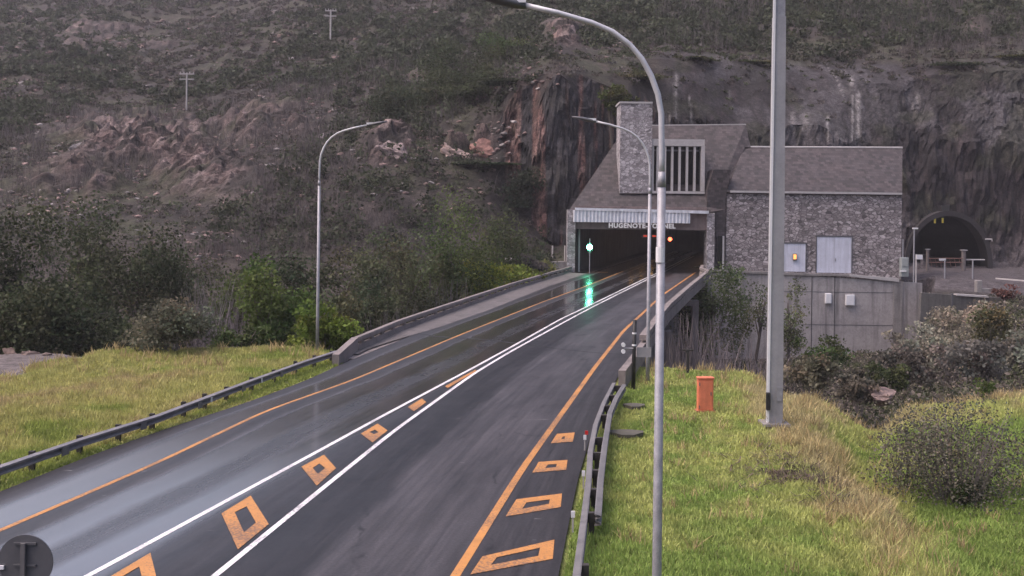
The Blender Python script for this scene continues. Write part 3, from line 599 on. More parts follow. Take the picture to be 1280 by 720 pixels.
# ------------------------------------------------------------------ tunnel portal building
pt = empty('tunnel_portal', (pp(800, 340, 136).x, 136, 0), 'stone and slate tunnel portal with tower, louvred dormer and white lettering', 'tunnel portal')
def P2(l): return [pp(x, y, d) for x, y, d in l]
mb = MB(); mb.boxpx(709, 262, 719, 340, 135.6, 2.2); mb.build('pillar', M['stonelight'], pt)
mb = MB(); mb.boxpx(883.6, 266, 893, 345, 135.6, 2.2); mb.build('pillar', M['stonelight'], pt)
mb = MB(); mb.boxpx(719.05, 258, 883.5, 287, 135.9, .8); li = mb.build('lintel', M['lintel'], pt)
# corrugated sheet and flashing
mb = MB(); nS = 64; xs = np.linspace(716.7, 862.6, nS*2+1); zt, zb = pp(790, 263.5, 135.3).z, pp(790, 278.3, 135.3).z
mb.prism([pp(x, 262+0*i, 135.35)+Vector((0, -.09*(i % 4 in (1, 2)), 0))*1.0 for i, x in enumerate(xs)] and [Vector((pp(x, 270, 135.4).x, 135.35-.10*(1 if i % 4 in (1, 2) else 0), zt)) for i, x in enumerate(xs)] + [Vector((pp(x, 270, 135.4).x, 135.43-.10*(1 if i % 4 in (1, 2) else 0), zt)) for i, x in reversed(list(enumerate(xs)))], (0, 0, zb-zt))
mb.build('corrugated_sheet', M['sheet'], pt)
mb = MB(); a_, b_ = pp(719, 259.5, 135.2), pp(886, 263.5, 135.2)
mb.prism([a_, b_, b_-Vector((0, 0, .36)), a_-Vector((0, 0, .32))], (0, .5, 0)); mb.build('flashing', M['sheet'], pt)
# lettering
fc = bpy.data.curves.new('lettering', 'FONT'); fc.body = 'HUGENOTE-TONNEL'; fc.size = 1; fc.extrude = .04; fc.offset = .045; fc.space_character = 1.12
to = bpy.data.objects.new('lettering_tmp', fc); C.objects.link(to); bpy.context.view_layer.update()
tm = bpy.data.meshes.new_from_object(to.evaluated_get(bpy.context.evaluated_depsgraph_get())); bpy.data.objects.remove(to)
co_ = np.array([v.co[:] for v in tm.vertices]); mn, mx_ = co_.min(0), co_.max(0)
q0, q1 = pp(760.3, 285.2, 135.85), pp(843.5, 279.2, 135.85)
for v in tm.vertices:
    v.co = Vector((q0.x+(v.co.x-mn[0])/(mx_[0]-mn[0])*(q1.x-q0.x), 135.22-v.co.z*1.0, pp(800, 285.2, 135.85).z+(v.co.y-mn[1])/(mx_[1]-mn[1])*.6))-wloc(li)
tm.materials.clear(); tm.materials.append(M['letter']); lo_ = bpy.data.objects.new('lettering', tm); C.objects.link(lo_); lo_.parent = li
# roof planes
mb = MB()
mb.prism(P2([(712, 262, 135.8), (888, 265, 135.8), (906, 262, 136.3), (909, 240, 138.4), (931, 184, 143.6), (938.5, 184, 143.8), (932, 156, 146), (783, 157.5, 146)]), (0, 1.6, -.3)); mb.build('roof', M['slate'], pt)
mb = MB(); mb.prism(P2([(784, 156.2, 146), (932.5, 154.8, 146), (932.5, 156.8, 146), (784, 158.2, 146)]), (0, .4, 0)); mb.build('ridge_cap', M['trim'], pt)
mb = MB(); mb.prism(P2([(893.05, 345, 136.3), (907, 345, 136.3), (907, 250, 136.3), (914, 212, 136.3), (892, 212, 136.3), (884, 238, 136.3), (884, 264, 136.3), (893.05, 266, 136.3)]), (0, 5, 0)); ck = mb.build('side_wall', M['slate'], pt)
mb = MB(); mb.boxpx(897, 295, 903, 338, 136.15, .2); mb.build('side_door', M['voidblk'], pt)
mb = MB(); mb.boxpx(903, 295, 905.2, 338, 136.1, .3); mb.build('door_frame', M['trim'], pt)
# flanks behind the pillars and above the opening
mb = MB(); mb.prism([pp(709.5, 262, 137.85), pp(718.9, 262, 137.85), pp(718.9, 340, 137.85), pp(709.5, 340, 137.85)], (2.6, 12, 0)); mb.build('flank_wall', M['stone'], pt)
# tower
mb = MB(); mb.boxpx(775.2, 128, 815, 241.7, 137.4, 5.0); tw = mb.build('tower', M['stonelight'], pt)
mb = MB(); mb.boxpx(774.4, 127, 815.8, 129.4, 137.3, 5.2); mb.build('coping', M['trim'], tw)
# louvred dormer
DF = 137.6
dm = MB(); dm.boxpx(815.1, 174, 881, 182.5, DF, 5.5); dm.boxpx(876.2, 182.52, 881, 239, DF, 5.0); dm.boxpx(815.1, 239, 881, 242, DF-.1, 3.0); dmo = dm.build('dormer', M['trim'], pt)
mb = MB(); mb.boxpx(812.3, 182, 876.2, 239.3, DF+1.3, 3.4); mb.build('dark_opening', M['voidblk'], dmo)
for x in (822, 831.3, 840.4, 849.6, 858.9, 868.4):
    mb = MB(); mb.boxpx(x-1.35, 182.6, x+1.35, 238.9, DF+.1, .55); mb.build('mullion', M['trim'], dmo)
mb = MB(); mb.boxpx(815.1, 187, 876.1, 189, DF+.7, .2); mb.build('cross_bar', M['greysign'], dmo)
mb = MB(); mb.boxpx(815.1, 182.55, 817.3, 238.9, DF, .5); mb.build('jamb', M['trim'], dmo)
# bore behind the portal
hx = .235
def bore(name, poly, d0, d1, mat, sk):
    b_ = MB(); n_ = len(poly); b_.add([Vector((x+sk*(d0-136), d0, z)) for x, z in poly]+[Vector((x+sk*(d1-136), d1, z)) for x, z in poly], [(i, (i+1) % n_, n_+(i+1) % n_, n_+i) for i in range(n_)]+[tuple(range(n_, 2*n_))])
    return b_.build(name, mat, pt)
zt = pp(800, 287, 136).z
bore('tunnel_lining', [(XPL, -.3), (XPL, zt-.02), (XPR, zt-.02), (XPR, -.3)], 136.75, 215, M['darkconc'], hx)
for k, d in enumerate((162, 174, 188, 204)):
    for off in (-4.5, 4.5):
        mb = MB(); mb.box(((XPL+XPR)/2+hx*(d-136)+off, d, zt-.2), (.3, 1.6, .12)); mb.build('ceiling_lamp', emit('sodium_lamp', (1.0, .55, .2), 5), pt)
for s_x, px in ((0, 724), (1, 0)):
    if px: mb = MB(); mb.boxpx(px-1, 287, px+1, 340, 137.2, .2); mb.build('conduit', M['trim'], pt)

# signals at the portal
sg = empty('traffic_signal', pp(737, 336, 134.6), 'green traffic signal on a thin post beside the portal pillar', 'traffic light')
mb = MB(); g = pp(737, 336, 134.6); mb.tube([(g.x, 134.6, 0), (g.x, 134.6, pp(737, 298, 134.6).z)], .06, 8); mb.build('post', M['galv'], sg)
mb = MB(); c0 = pp(737, 309, 134.5); mb.box((c0.x, 134.68, c0.z-.1), (.5, .16, 1.2)); mb.build('housing', M['black'], sg)
mb = MB(); mb.tube([(c0.x, 134.6, c0.z), (c0.x, 134.45, c0.z)], .33, 16); mb.build('green_lens', emit('green_signal', (.12, 1.0, .55), 36), sg)
sg = empty('lane_signal', pp(837, 298, 136.6), 'lit red lane signal hanging under the portal lintel', 'lane signal', 'red lane signals in the portal')
mb = MB(); c0 = pp(837.5, 299, 137.4); mb.box((c0.x, 137.5, c0.z), (.7, .2, .7)); mb.tube([(c0.x, 137.5, c0.z+.3), (c0.x, 137.5, zt)], .04, 6); mb.build('housing', M['black'], sg)
mb = MB(); mb.tube([(c0.x, 137.4, c0.z), (c0.x, 137.33, c0.z)], .24, 14); mb.build('red_lens', emit('red_signal', (1.0, .1, .04), 5), sg)
sg = empty('message_sign', pp(812, 295, 137.6), 'dim red message board hanging in the tunnel mouth behind the thin lamp post', 'signal board')
mb = MB(); c0 = pp(812, 295, 138); mb.box((c0.x, 138, c0.z), (1.9, .2, .45)); mb.tube([(c0.x, 138, c0.z+.2), (c0.x, 138, zt)], .04, 6); mb.build('housing', M['black'], sg)
for dx in (-.55, .55):
    mb = MB(); mb.box((c0.x+dx, 137.88, c0.z), (.45, .05, .2)); mb.build('red_display', emit('dim_red', (.6, .06, .03), .5), sg)

# ------------------------------------------------------------------ service building
sb = empty('service_building', (pp(1018, 340, 137).x, 137, -.1), 'rubble stone service building with slate roof and two pale steel doors', 'building')
DS = 136.4
mb = MB(); mb.prism(P2([(908.5, 239, DS), (1127.5, 241.5, DS), (1126, 352, DS), (907, 344, DS)]), (0, 12, 0)); mb.build('wall', M['stone'], sb)
mb = MB(); e0, e1 = pp(908.5, 239.5, DS-.3), pp(1127.8, 242, DS-.3)
r0, r1 = pp(930, 184, 144), pp(1128, 185, 144)
mb.add([e0, e1, r1, r0, e0+Vector((0, .3, -.25)), e1+Vector((0, .3, -.25)), Vector((e1.x, 151, e1.z)), Vector((e0.x, 151, e0.z))], [(0, 1, 2, 3), (0, 4, 5, 1), (3, 2, 6, 7), (1, 5, 6, 2), (0, 3, 7, 4), (4, 7, 6, 5)])
rf = mb.build('roof', M['slate'], sb)
mb = MB(); mb.tube([r0+Vector((0, 0, .03)), r1+Vector((0, 0, .03))], .13, 6); mb.build('ridge_cap', M['trim'], rf)
mb = MB(); f0, f1 = pp(913, 238.2, DS-.36), pp(1127.8, 241, DS-.36); mb.prism([f0, f1, f1-Vector((0, 0, .24)), f0-Vector((0, 0, .24))], (0, .2, 0)); mb.build('eave_trim', M['trim'], sb)
def dblock(x0, y0, x1, y1, lab, leaves):
    d = MB(); d.boxpx(x0, y0, x1, y1, DS-.06, .12); o = d.build('door', M['doorblue'], sb)
    if lab: o['label'] = lab
    f = MB(); f.boxpx(x0-1, y0-1.6, x1+1, y0, DS-.12, .2); f.boxpx(x0-1, y0, x0, y1, DS-.12, .2); f.boxpx(x1, y0, x1+1, y1, DS-.12, .2); f.build('frame', M['greysign'], o)
    if leaves:
        s = MB(); s.boxpx((x0+x1)/2-.15, y0+1, (x0+x1)/2+.15, y1-1, DS-.065, .03); s.build('seam', M['galv'], o)
        h = MB(); h.boxpx((x0+x1)/2+1.2, y0+(y1-y0)*.6, (x0+x1)/2+2, y0+(y1-y0)*.68, DS-.14, .08); h.build('handle', M['galv'], o)
    return o
dblock(1021, 296, 1064.4, 341, 'wide double-leaf pale steel door', True); dblock(979.4, 304.5, 1007, 339.5, 'narrow pale steel door under an orange lamp', False)
mb = MB(); mb.boxpx(991.5, 317, 996, 325.5, DS-.35, .25); lm = mb.build('wall_lamp', M['greysign'], sb)
mb = MB(); mb.boxpx(992, 318, 995.5, 324, DS-.42, .07); mb.build('lamp_lens', emit('door_lamp', (1.0, .42, .12), .9), lm)

# retaining wall and things fixed to it
rw = empty('retaining_wall', pp(1018, 440, 135.6), 'tall stained concrete retaining wall below the stone service building', 'retaining wall')
mb = MB(); mb.prism(P2([(885, 339, 135.5), (1000, 344, 135.5), (1122, 352, 135.5), (1153, 354, 135.5), (1150, 470, 135.5), (884, 470, 135.5)]), (0, .8, 0)); mb.build('wall_face', M['wallconc'], rw)
mb = MB(); mb.prism(P2([(884, 336.8, 135.3), (1000, 341.5, 135.3), (1062, 343, 135.3), (1062, 345.6, 135.3), (1000, 344.4, 135.3), (884, 339.6, 135.3)]), (0, 1.0, 0)); mb.build('coping', M['concrete'], rw)
mb = MB(); mb.prism(P2([(1062, 343.2, 135.2), (1124, 348, 135.2), (1124, 352.4, 135.2), (1062, 345.6, 135.2)]), (0, 1.05, 0)); mb.build('ledge', M['trim'], rw)
mb = MB(); mb.boxpx(1117, 352, 1128, 446, 135.35, .3); mb.build('pilaster', M['concrete'], rw)
mb = MB(); mb.boxpx(925, 341, 929, 446, 135.38, .3); mb.build('pilaster', M['concrete'], rw)
for x in (1014.5, 962, 1043):
    mb = MB(); mb.boxpx(x-.35, 346, x+.35, 446, 135.47, .06); mb.build('joint', M['voidblk'], rw)
for y in (365, 406):
    mb = MB(); mb.boxpx(962.4, y-.3, 1116.8, y+.3, 135.475, .05); mb.build('joint', M['greysign'], rw)
for (x0, y0, x1, y1, lab) in ((1032, 366.7, 1039.6, 379.6, 'narrow white panel box on the concrete retaining wall'), (1057.5, 368.5, 1068.6, 382, 'wider white panel box on the concrete retaining wall')):
    c0 = pp((x0+x1)/2, y1, 135.4); rt = empty('panel_box', (c0.x, 135.4, c0.z), lab, 'panel box', 'white boxes on the retaining wall')
    mb = MB(); mb.boxpx(x0, y0, x1, y1, 135.1, .38); bo = mb.build('body', M['white'], rt, bevel=.03)
    mb = MB(); mb.boxpx(x0+.8, y0+.8, x1-.8, y1-.8, 135.05, .04); mb.build('cover', M['white'], rt)
wg = MB(); wg.prism([pp(682, 327, 137), pp(709, 326, 137), pp(709, 350, 137), pp(682, 350, 137)], (.6, -1.0, 0)); tag(wg.build('wing_wall', M['concrete'], base=pp(695, 345, 137)), 'short pale concrete wing wall between the parapet end and portal pillar', 'wall')
for i, (x, lab) in enumerate(((690.5, 'thin timber fence post standing on the grass before the red rock'), (706, 'thin fence post next to the pale portal pillar'))):
    g = pp(x, 327, 138.6); mb = MB(); mb.tube([(g.x, g.y, g.z-.6), (g.x, g.y, pp(x, 307, 138.6).z)], .1, 7); tag(mb.build('fence_post', M['trim'], base=(g.x, g.y, g.z-.6)), lab, 'post', 'fence posts left of the portal')

# ------------------------------------------------------------------ second tunnel
t2 = empty('tunnel_mouth', T2, 'dark arched second tunnel mouth cut in the rock face', 'tunnel mouth')
def arch(rx, rz, n=28): return [(math.cos(math.pi*k/n)*rx, math.sin(math.pi*k/n)**.92*rz) for k in range(n+1)]
ai, ao = arch(5.65, 7.35), arch(6.25, 8.1); n = len(ai)
mb = MB(); y0, y1 = 158.6, 164.0
def ringv(a, y): return [Vector((T2.x+x+.2*(y-160), y, z)) for x, z in a]
mb.add(ringv(ai, y0)+ringv(ao, y0)+ringv(ai, y1)+ringv(ao, y1), [f for i in range(n-1) for f in ((i, i+1, n+i+1, n+i), (i, 2*n+i, 2*n+i+1, i+1), (n+i, n+i+1, 3*n+i+1, 3*n+i))])
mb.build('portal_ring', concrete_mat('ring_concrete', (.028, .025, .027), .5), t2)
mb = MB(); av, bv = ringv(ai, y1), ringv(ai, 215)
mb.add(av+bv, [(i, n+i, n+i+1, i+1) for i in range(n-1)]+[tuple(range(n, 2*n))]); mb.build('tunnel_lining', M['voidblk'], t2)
for (x, y, hh) in ((1168.6, 276, .9), (1178.3, 275.6, .9), (1154.5, 279, .55)):
    g = pp(x, y, 160); mb = MB(); mb.box((g.x, 160, g.z), (.22, .2, hh*.8)); mb.build('lamp', emit('weak_yellow_lamp', (.9, .72, .12), .09), t2)
tag(np_mesh('road', [(T2.x-5.4+.2*(y-160)+dx, y, .03) for y in (158.5, 214) for dx in (0, 10.8)], [(0, 1, 3, 2)], plain('tunnel_road', (.05, .046, .05), .6)), kind='structure')
def post(x, y0, y1, D, r, name, lab, cat, mat, grp=None, arm=0, head=None):
    g = pp(x, y1, D); rt = empty(name, (g.x, D, g.z), lab, cat, grp)
    mb = MB(); tp = pp(x, y0, D).z; mb.tube([(g.x, D, g.z-.3), (g.x, D, tp)], r, 8); mb.build('post', mat, rt)
    if head == 'lamp': mb = MB(); mb.box((g.x+.12, D, tp+.05), (.6, .3, .18)); mb.build('lamp_head', M['white'], rt)
    if head == 'cap': mb = MB(); mb.box((g.x, D, tp+.04), (r*2.6, r*2.6, .1)); mb.build('cap', M['trim'], rt)
    if head == 'box': mb = MB(); mb.box((g.x+.3, D-.1, tp-.3), (.75, .3, .55)); mb.build('box', M['white'], rt)
    return rt
post(1142, 286, 351, 133, .09, 'lamp_post', 'slim pale lamp post beside the cabinet at the corner of stone building', 'lamp post', M['galv'], head='lamp')
post(1145, 318, 350, 134, .09, 'sign_post', 'low post carrying a white box before the dark tunnel arch', 'post', M['trim'], head='box')
post(1159.3, 312, 336.5, 152, .22, 'gate_pillar', 'pale gate pillar nearer the stone building, in front of the arch', 'pillar', M['parapet'], 'gate pillars before the second tunnel', head='cap')
post(1204.4, 313, 336.5, 152, .30, 'gate_pillar', 'pale gate pillar nearer the side of the arch away from the building', 'pillar', M['parapet'], 'gate pillars before the second tunnel', head='cap')
post(1180.7, 325, 351, 135, .09, 'fence_post', 'thin grey fence post below the middle of the arch', 'post', M['galv'], 'fence posts on the tunnel platform')
post(1215.7, 325, 353, 135, .09, 'fence_post', 'thin grey fence post below the outer foot of the arch', 'post', M['galv'], 'fence posts on the tunnel platform')
ga = empty('barrier_gate', pp(1195, 332, 151.5), 'low rusty barrier gate across the second tunnel mouth', 'gate')
mb = MB()
for y in (323, 328): a_, b_ = pp(1160.8, y, 151.8), pp(1202.8, y, 151.8); mb.tube([a_, b_], .06, 6)
for x in range(1163, 1203, 6): a_, b_ = pp(x, 322.5, 151.8), pp(x+(2 if x % 4 else 0), 334, 151.8); mb.tube([a_, b_], .04, 5)
mb.build('bars', plain('rusty_bars', (.20, .11, .09), .8, .3, 4), ga)
mb = MB(); a_, b_ = pp(1207, 324.6, 152), pp(1231, 324.8, 152); mb.tube([a_, b_], .09, 6); mb.build('pole', M['trim'], ga)
mb = MB(); a_ = pp(1178, 324.5, 151.4); mb.box(a_, (.9, .1, .3)); mb.build('sign_plate', M['white'], ga)
mb = MB(); a_, b_ = pp(1231.5, 299, 158), pp(1240, 299, 158); mb.tube([a_, b_, b_-Vector((0, 0, .3))], .1, 6)
tag(mb.build('wall_light', M['trim'], base=a_), 'pale bracket light on the rock beside the tunnel arch', 'light')
cb_ = empty('electrical_cabinet', pp(1131, 347, 135), 'grey green electrical cabinet on the ledge at the corner of the stone building', 'cabinet')
mb = MB(); mb.boxpx(1126.8, 322, 1136, 346, 134.9, .8); mb.build('body', M['cabinet'], cb_, bevel=.04)
mb = MB(); mb.boxpx(1127.6, 324, 1135.2, 333, 134.84, .06); mb.build('door', M['cabinet'], cb_)
mb = MB(); mb.boxpx(1125.5, 338, 1133, 340, 134.7, .2); mb.build('shelf', M['white'], cb_)
mb = MB(); mb.boxpx(1128.2, 299, 1129.5, 322, 135.2, .12); mb.build('conduit', M['galv'], cb_)
cb_ = empty('concrete_block', pp(1224.5, 364, 124), 'upright pale concrete block on the edge of the platform', 'block')
mb = MB(); mb.boxpx(1221, 350.5, 1228, 366, 124, .7); mb.build('body', M['concrete'], cb_, bevel=.05)
mb = MB(); mb.boxpx(1228.02, 361, 1240, 364.5, 124.1, .9); mb.build('plinth', M['concrete'], cb_)
lw = empty('low_wall', pp(1200, 385, 123), 'low dark concrete wall holding the platform before the second tunnel', 'wall')
mb = MB(); mb.prism(P2([(1152, 366, 122.6), (1262, 373, 122.6), (1290, 378, 122.6), (1290, 402, 122.6), (1150, 402, 122.6)]), (0, .6, 0)); mb.build('wall_face', M['darkconc'], lw)
mb = MB(); mb.prism(P2([(1196, 367.5, 122.4), (1236, 370, 122.4), (1236, 372.4, 122.4), (1196, 369.6, 122.4)]), (0, .9, 0)); mb.build('coping', M['trim'], lw)
mb = MB(); mb.boxpx(1189.5, 367, 1191.5, 384, 122.4, .3); mb.build('stanchion', M['greysign'], lw)
mb = MB(); p = gl([(1246, 349), (1300, 353.5)], .0); mb.prism([p[0], p[1], p[1]+Vector((0, 0, .16)), p[0]+Vector((0, 0, .16))], (0, .35, 0)); tag(mb.build('kerb', M['trim']), kind='structure')

# ------------------------------------------------------------------ street lamps
def lamp(base, flip, tops):
    rt = empty('street_lamp', base); s = 1 if flip else -1
    mb = MB(); mb.tube([(0, 0, 0), (0, 0, 2), (0, 0, 8.7)], [.088, .084, .074], 14); mb.tube([(0, 0, 8.68), (0, 0, 8.95)], [.078, .058], 14)
    mb.v = [tuple(Vector(v)+rt.location) for v in mb.v]; mb.build('pole', M['galv'], rt, True)
    arm = [(0, 8.9), (0, 9.2), (.02, 9.98), (.08, 10.32), (.2, 10.65), (.36, 10.95), (.57, 11.2), (.86, 11.42), (1.2, 11.57), (1.78, 11.74), (2.35, 11.87)]
    mb = MB(); mb.tube([Vector((s*x*1.05, 0, z))+rt.location for x, z in arm], [.052]*5+[.047]*6, 10); mb.build('arm', M['galv_light'], rt, True)
    hd = MB(); hp = [Vector((s*x, 0, z)) for x, z in ((2.44, 11.86), (2.6, 11.89), (2.95, 11.96), (3.25, 12.02), (3.5, 12.06))]
    V = []; n = 10
    for p, (wy, wz) in zip(hp, ((.05, .06), (.11, .09), (.16, .09), (.13, .06), (.05, .03))): V += [p+rt.location+Vector((0, math.cos(2*math.pi*k/n)*wy, math.sin(2*math.pi*k/n)*wz)) for k in range(n)]
    hd.add(V, [(i*n+k, i*n+(k+1) % n, (i+1)*n+(k+1) % n, (i+1)*n+k) for i in range(4) for k in range(n)]+[tuple(range(n)), tuple(range(4*n, 5*n))]); h = hd.build('lamp_head', M['greysign'], rt, True)
    br_ = MB(); br_.box(rt.location+Vector((s*2.62, 0, 11.95)), (.36, .18, .10)); br_.build('bracket', M['white'], h)
    return rt
LG = 'tall curved-arm street lamps'
b1 = Vector((pp(821, 720, 19.8).x, 19.8, -.75)); l1 = lamp(b1, False, None); tag(l1, 'nearest street lamp, tall mottled grey pole rising from the bottom of the view', 'street lamp', LG)
b2 = pp(809.5, 475, 49.8); b2.z = -.4; l2 = copy_tree(l1); l2.location = b2; tag(l2, 'street lamp past the black post, arm reaching in front of the stone tower', 'street lamp', LG)
b3 = pp(396.5, 438, 58.5); b3.z = -.05; l3 = copy_tree(l1); l3.location = b3; l3.rotation_euler.z = math.pi; tag(l3, 'street lamp at the meadow edge across the road, behind the guardrail', 'street lamp', LG)

mb = MB(); mb.tube([Vector((b1.x-.01, b1.y-.012, b1.z+7.35)), Vector((b1.x-.01, b1.y-.012, b1.z+7.62))], .079, 12); mb.build('sticker', M['white'], l1)
# tall mast
g = pp(967.6, 530, 39.8); ms = empty('tall_mast', (g.x, g.y, -.1), 'very tall square tapering grey mast with white conduit, standing on the verge', 'mast')
mb = MB(); mb.tube([(g.x, g.y, -.3), (g.x, g.y, 14.45)], [.355, .285], 4, ang=math.pi/4); mb.build('pole', plain('mast_steel', (.33, .325, .345), .5, .18, 1.2, .2, .05, .2), ms)
mb = MB(); mb.tube([(g.x, g.y, 14.4), (g.x, g.y, 20)], [.255, .22], 4, ang=math.pi/4); mb.build('upper_pole', M['galv'], ms)
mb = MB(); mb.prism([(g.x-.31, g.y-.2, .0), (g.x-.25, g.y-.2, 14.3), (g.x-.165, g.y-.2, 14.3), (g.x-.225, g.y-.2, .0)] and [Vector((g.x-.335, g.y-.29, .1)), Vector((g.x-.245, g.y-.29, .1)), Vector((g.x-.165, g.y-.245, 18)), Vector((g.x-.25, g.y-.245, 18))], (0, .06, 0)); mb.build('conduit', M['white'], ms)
mb = MB(); mb.box((g.x, g.y, .02), (.95, .95, .10)); mb.build('base_plate', M['concrete'], ms)
mb = MB(); mb.box((g.x+.12, g.y-.263, 1.1), (.2, .03, .5)); mb.build('access_door', M['galv'], ms)
mb = MB(); c0 = pp(959.5, 502, 39.4); mb.box((g.x-.30, g.y-.33, c0.z), (.14, .16, .62)); mb.build('junction_box', M['black'], ms, bevel=.02)

# orange board, posts, sign, slabs
g = G(881, 515, -.05); oc = empty('orange_cabinet', g, 'upright orange red cabinet standing alone on the green verge', 'cabinet')
mb = MB(); mb.box((g.x, g.y, g.z+.66), (.58, .34, 1.22)); ob = mb.build('body', M['orange'], oc, bevel=.015)
mb = MB(); mb.box((g.x, g.y, g.z+1.295), (.63, .40, .05)); mb.build('cap', M['orange'], oc)
mb = MB(); mb.box((g.x, g.y, g.z+.03), (.72, .46, .10)); mb.build('plinth', plain('stained_orange_base', (.36, .14, .08), .7), oc)
mb = MB(); mb.box((g.x, g.y-.178, g.z+.66), (.50, .02, 1.08)); mb.build('door', M['orange'], ob)
for zz in (.22, 1.08): mb = MB(); mb.box((g.x-.235, g.y-.19, g.z+zz), (.03, .03, .12)); mb.build('hinge', M['galv_mid'], ob)
mb = MB(); mb.box((g.x+.19, g.y-.195, g.z+.72), (.03, .03, .12)); mb.build('handle', M['greysign'], ob)
g = G(791.5, 487, -.05); bp_ = empty('marker_post', g, 'black post with pale bands and a grey plate beside the bridge end', 'post')
mb = MB(); mb.tube([g, g+Vector((.03, 0, 2.95))], .085, 10); po = mb.build('post', M['black'], bp_, True)
for zz in (1.85, 2.35): mb = MB(); mb.tube([g+Vector((.02, 0, zz)), g+Vector((.02, 0, zz+.07))], .092, 10); mb.build('band', M['white'], po)
mb = MB(); mb.tube([g+Vector((0, -.05, 1.75)), g+Vector((-.42, -.05, 1.75))], .025, 6); ar = mb.build('arm', M['galv'], bp_)
for zz in (1.62, 1.9): mb = MB(); mb.tube([g+Vector((-.45, -.05, zz)), g+Vector((-.45, -.14, zz))], .09, 12); mb.build('reflector', M['white'], ar)
mb = MB(); mb.box(g+Vector((.44, .05, 1.58)), (.62, .03, .42)); mb.build('plate', plain('grey_plate', (.28, .27, .29), .5, .1), bp_)
g = G(859.5, 466, -.05); tp = empty('tee_post', g, 'small dark T-shaped post at the far edge of the verge', 'post')
mb = MB(); mb.box(g+Vector((0, 0, .5)), (.13, .1, 1.05)); mb.build('post', M['post_wood'], tp)
mb = MB(); mb.box(g+Vector((0, 0, 1.06)), (.52, .12, .08)); mb.build('cross_board', M['post_wood'], tp)
D0 = 14.0; c0 = pp(31.5, 703, D0); rs = empty('round_sign', (c0.x, D0, 0), 'back of a grey round road sign by the lower corner of the road', 'road sign')
mb = MB(); mb.tube([(c0.x, D0, c0.z), (c0.x, D0+.02, c0.z)], .345, 40); dsc = mb.build('disc', M['greysign'], rs)
mb = MB(); mb.box((c0.x-.01, D0-.035, c0.z/2+.12), (.055, .055, c0.z+.26)); mb.build('post', plain('sign_post_steel', (.16, .155, .16), .5, .2, 3, .4), rs)
for zz in (.24, -.03): mb = MB(); mb.box((c0.x, D0-.014, c0.z+zz), (.28, .024, .025)); mb.build('clamp', M['greysign'], dsc)
mb = MB(); mb.box((c0.x-.29, D0-.02, c0.z-.06), (.07, .03, .045)); mb.build('sticker', M['white'], dsc)
for (px, py, wx, wy, lab) in ((793, 508.5, .8, .42, 'small flat concrete slab in the verge grass near the black post'), (783, 543, 1.15, .5, 'larger flat concrete slab in the grass beside the double guardrail')):
    g = G(px, py, 0); sl_ = MB(); pts = [Vector((g.x+wx*.5*math.cos(a)*(1+.3*math.sin(3*a)+.2*math.sin(5*a)), g.y+wy*math.sin(a), -.03)) for a in np.linspace(0, 2*math.pi, 11)[:-1]]
    sl_.prism(pts, (0, 0, .11)); tag(sl_.build('concrete_slab', M['darkslab'], base=(g.x, g.y, 0)), lab, 'slab', 'slabs in the verge')
# pylons on the hill
for (px, y0, y1, lab, wd) in ((413, 12, 52, 'pale double-crossarm power pole high on the slope above the far lamp', 14), (233, 91, 141, 'faint power pole in the rocky slope above the meadow', 18)):
    h_ = hit(px, y1); D = h_.y; rt = empty('power_pole', h_, lab, 'power pole', 'power poles on the hillside'); k = D/F
    mb = MB(); mb.tube([h_-Vector((0, 0, .5)), h_+Vector((0, 0, (y1-y0)*k))], 1.0*k, 7); mb.build('pole', M['trim'], rt)
    for f_ in (1.5, 8):
        mb = MB(); mb.box(h_+Vector((0, 0, (y1-y0-f_)*k)), (wd*k, .25, 1.2*k)); mb.build('crossarm', M['trim'], rt)
    mb = MB()
    for dx in (-.45, -.2, .2, .45): mb.tube([h_+Vector((dx*wd*k, 0, (y1-y0-1.5)*k)), h_+Vector((dx*wd*k, 0, (y1-y0+1.2)*k))], .5*k, 5)
    mb.build('insulator', M['trim'], rt)

# ------------------------------------------------------------------ rocks
m, nt, b = new_mat('boulder_rock'); M['rock'] = m; co = objco(nt)
at = nd(nt, "ShaderNodeAttribute", attribute_name="tint").outputs["Color"]; na = noise(nt, co, 1.4, 7, .7)
c = mix(nt, 1.0, at, ramp(nt, na, [(.3, .5), (.7, 1.4)]), 'MULTIPLY'); nt.links.new(c, b.inputs["Base Color"]); b.inputs["Roughness"].default_value = .9; bump(nt, b, na, .8, .2)
def ico(sub_):
    bm = bmesh.new(); bmesh.ops.create_icosphere(bm, subdivisions=sub_, radius=1); v = np.array([x.co[:] for x in bm.verts]); f = np.array([[q.index for q in x.verts] for x in bm.faces]); bm.free(); return v, f
I1, I3 = ico(1), ico(4)
def rockv(base, size, rng, rough=.5):
    v, f = base; s = rng.random(3)*100
    nrm = rng.normal(size=(11, 3)); nrm /= np.linalg.norm(nrm, axis=1)[:, None]; w_ = v.copy()
    for q in nrm:
        d = w_ @ q; cut = .42+.4*rng.random(); w_ = w_-np.maximum(d-cut, 0)[:, None]*q
    k = 1+(fbm(v[:, 0]*2.3+s[0], v[:, 1]*2.3+s[1], v[:, 2]*3.5+s[2], 4)-.5)*rough*1.6
    return w_*k[:, None]*np.array(size), f
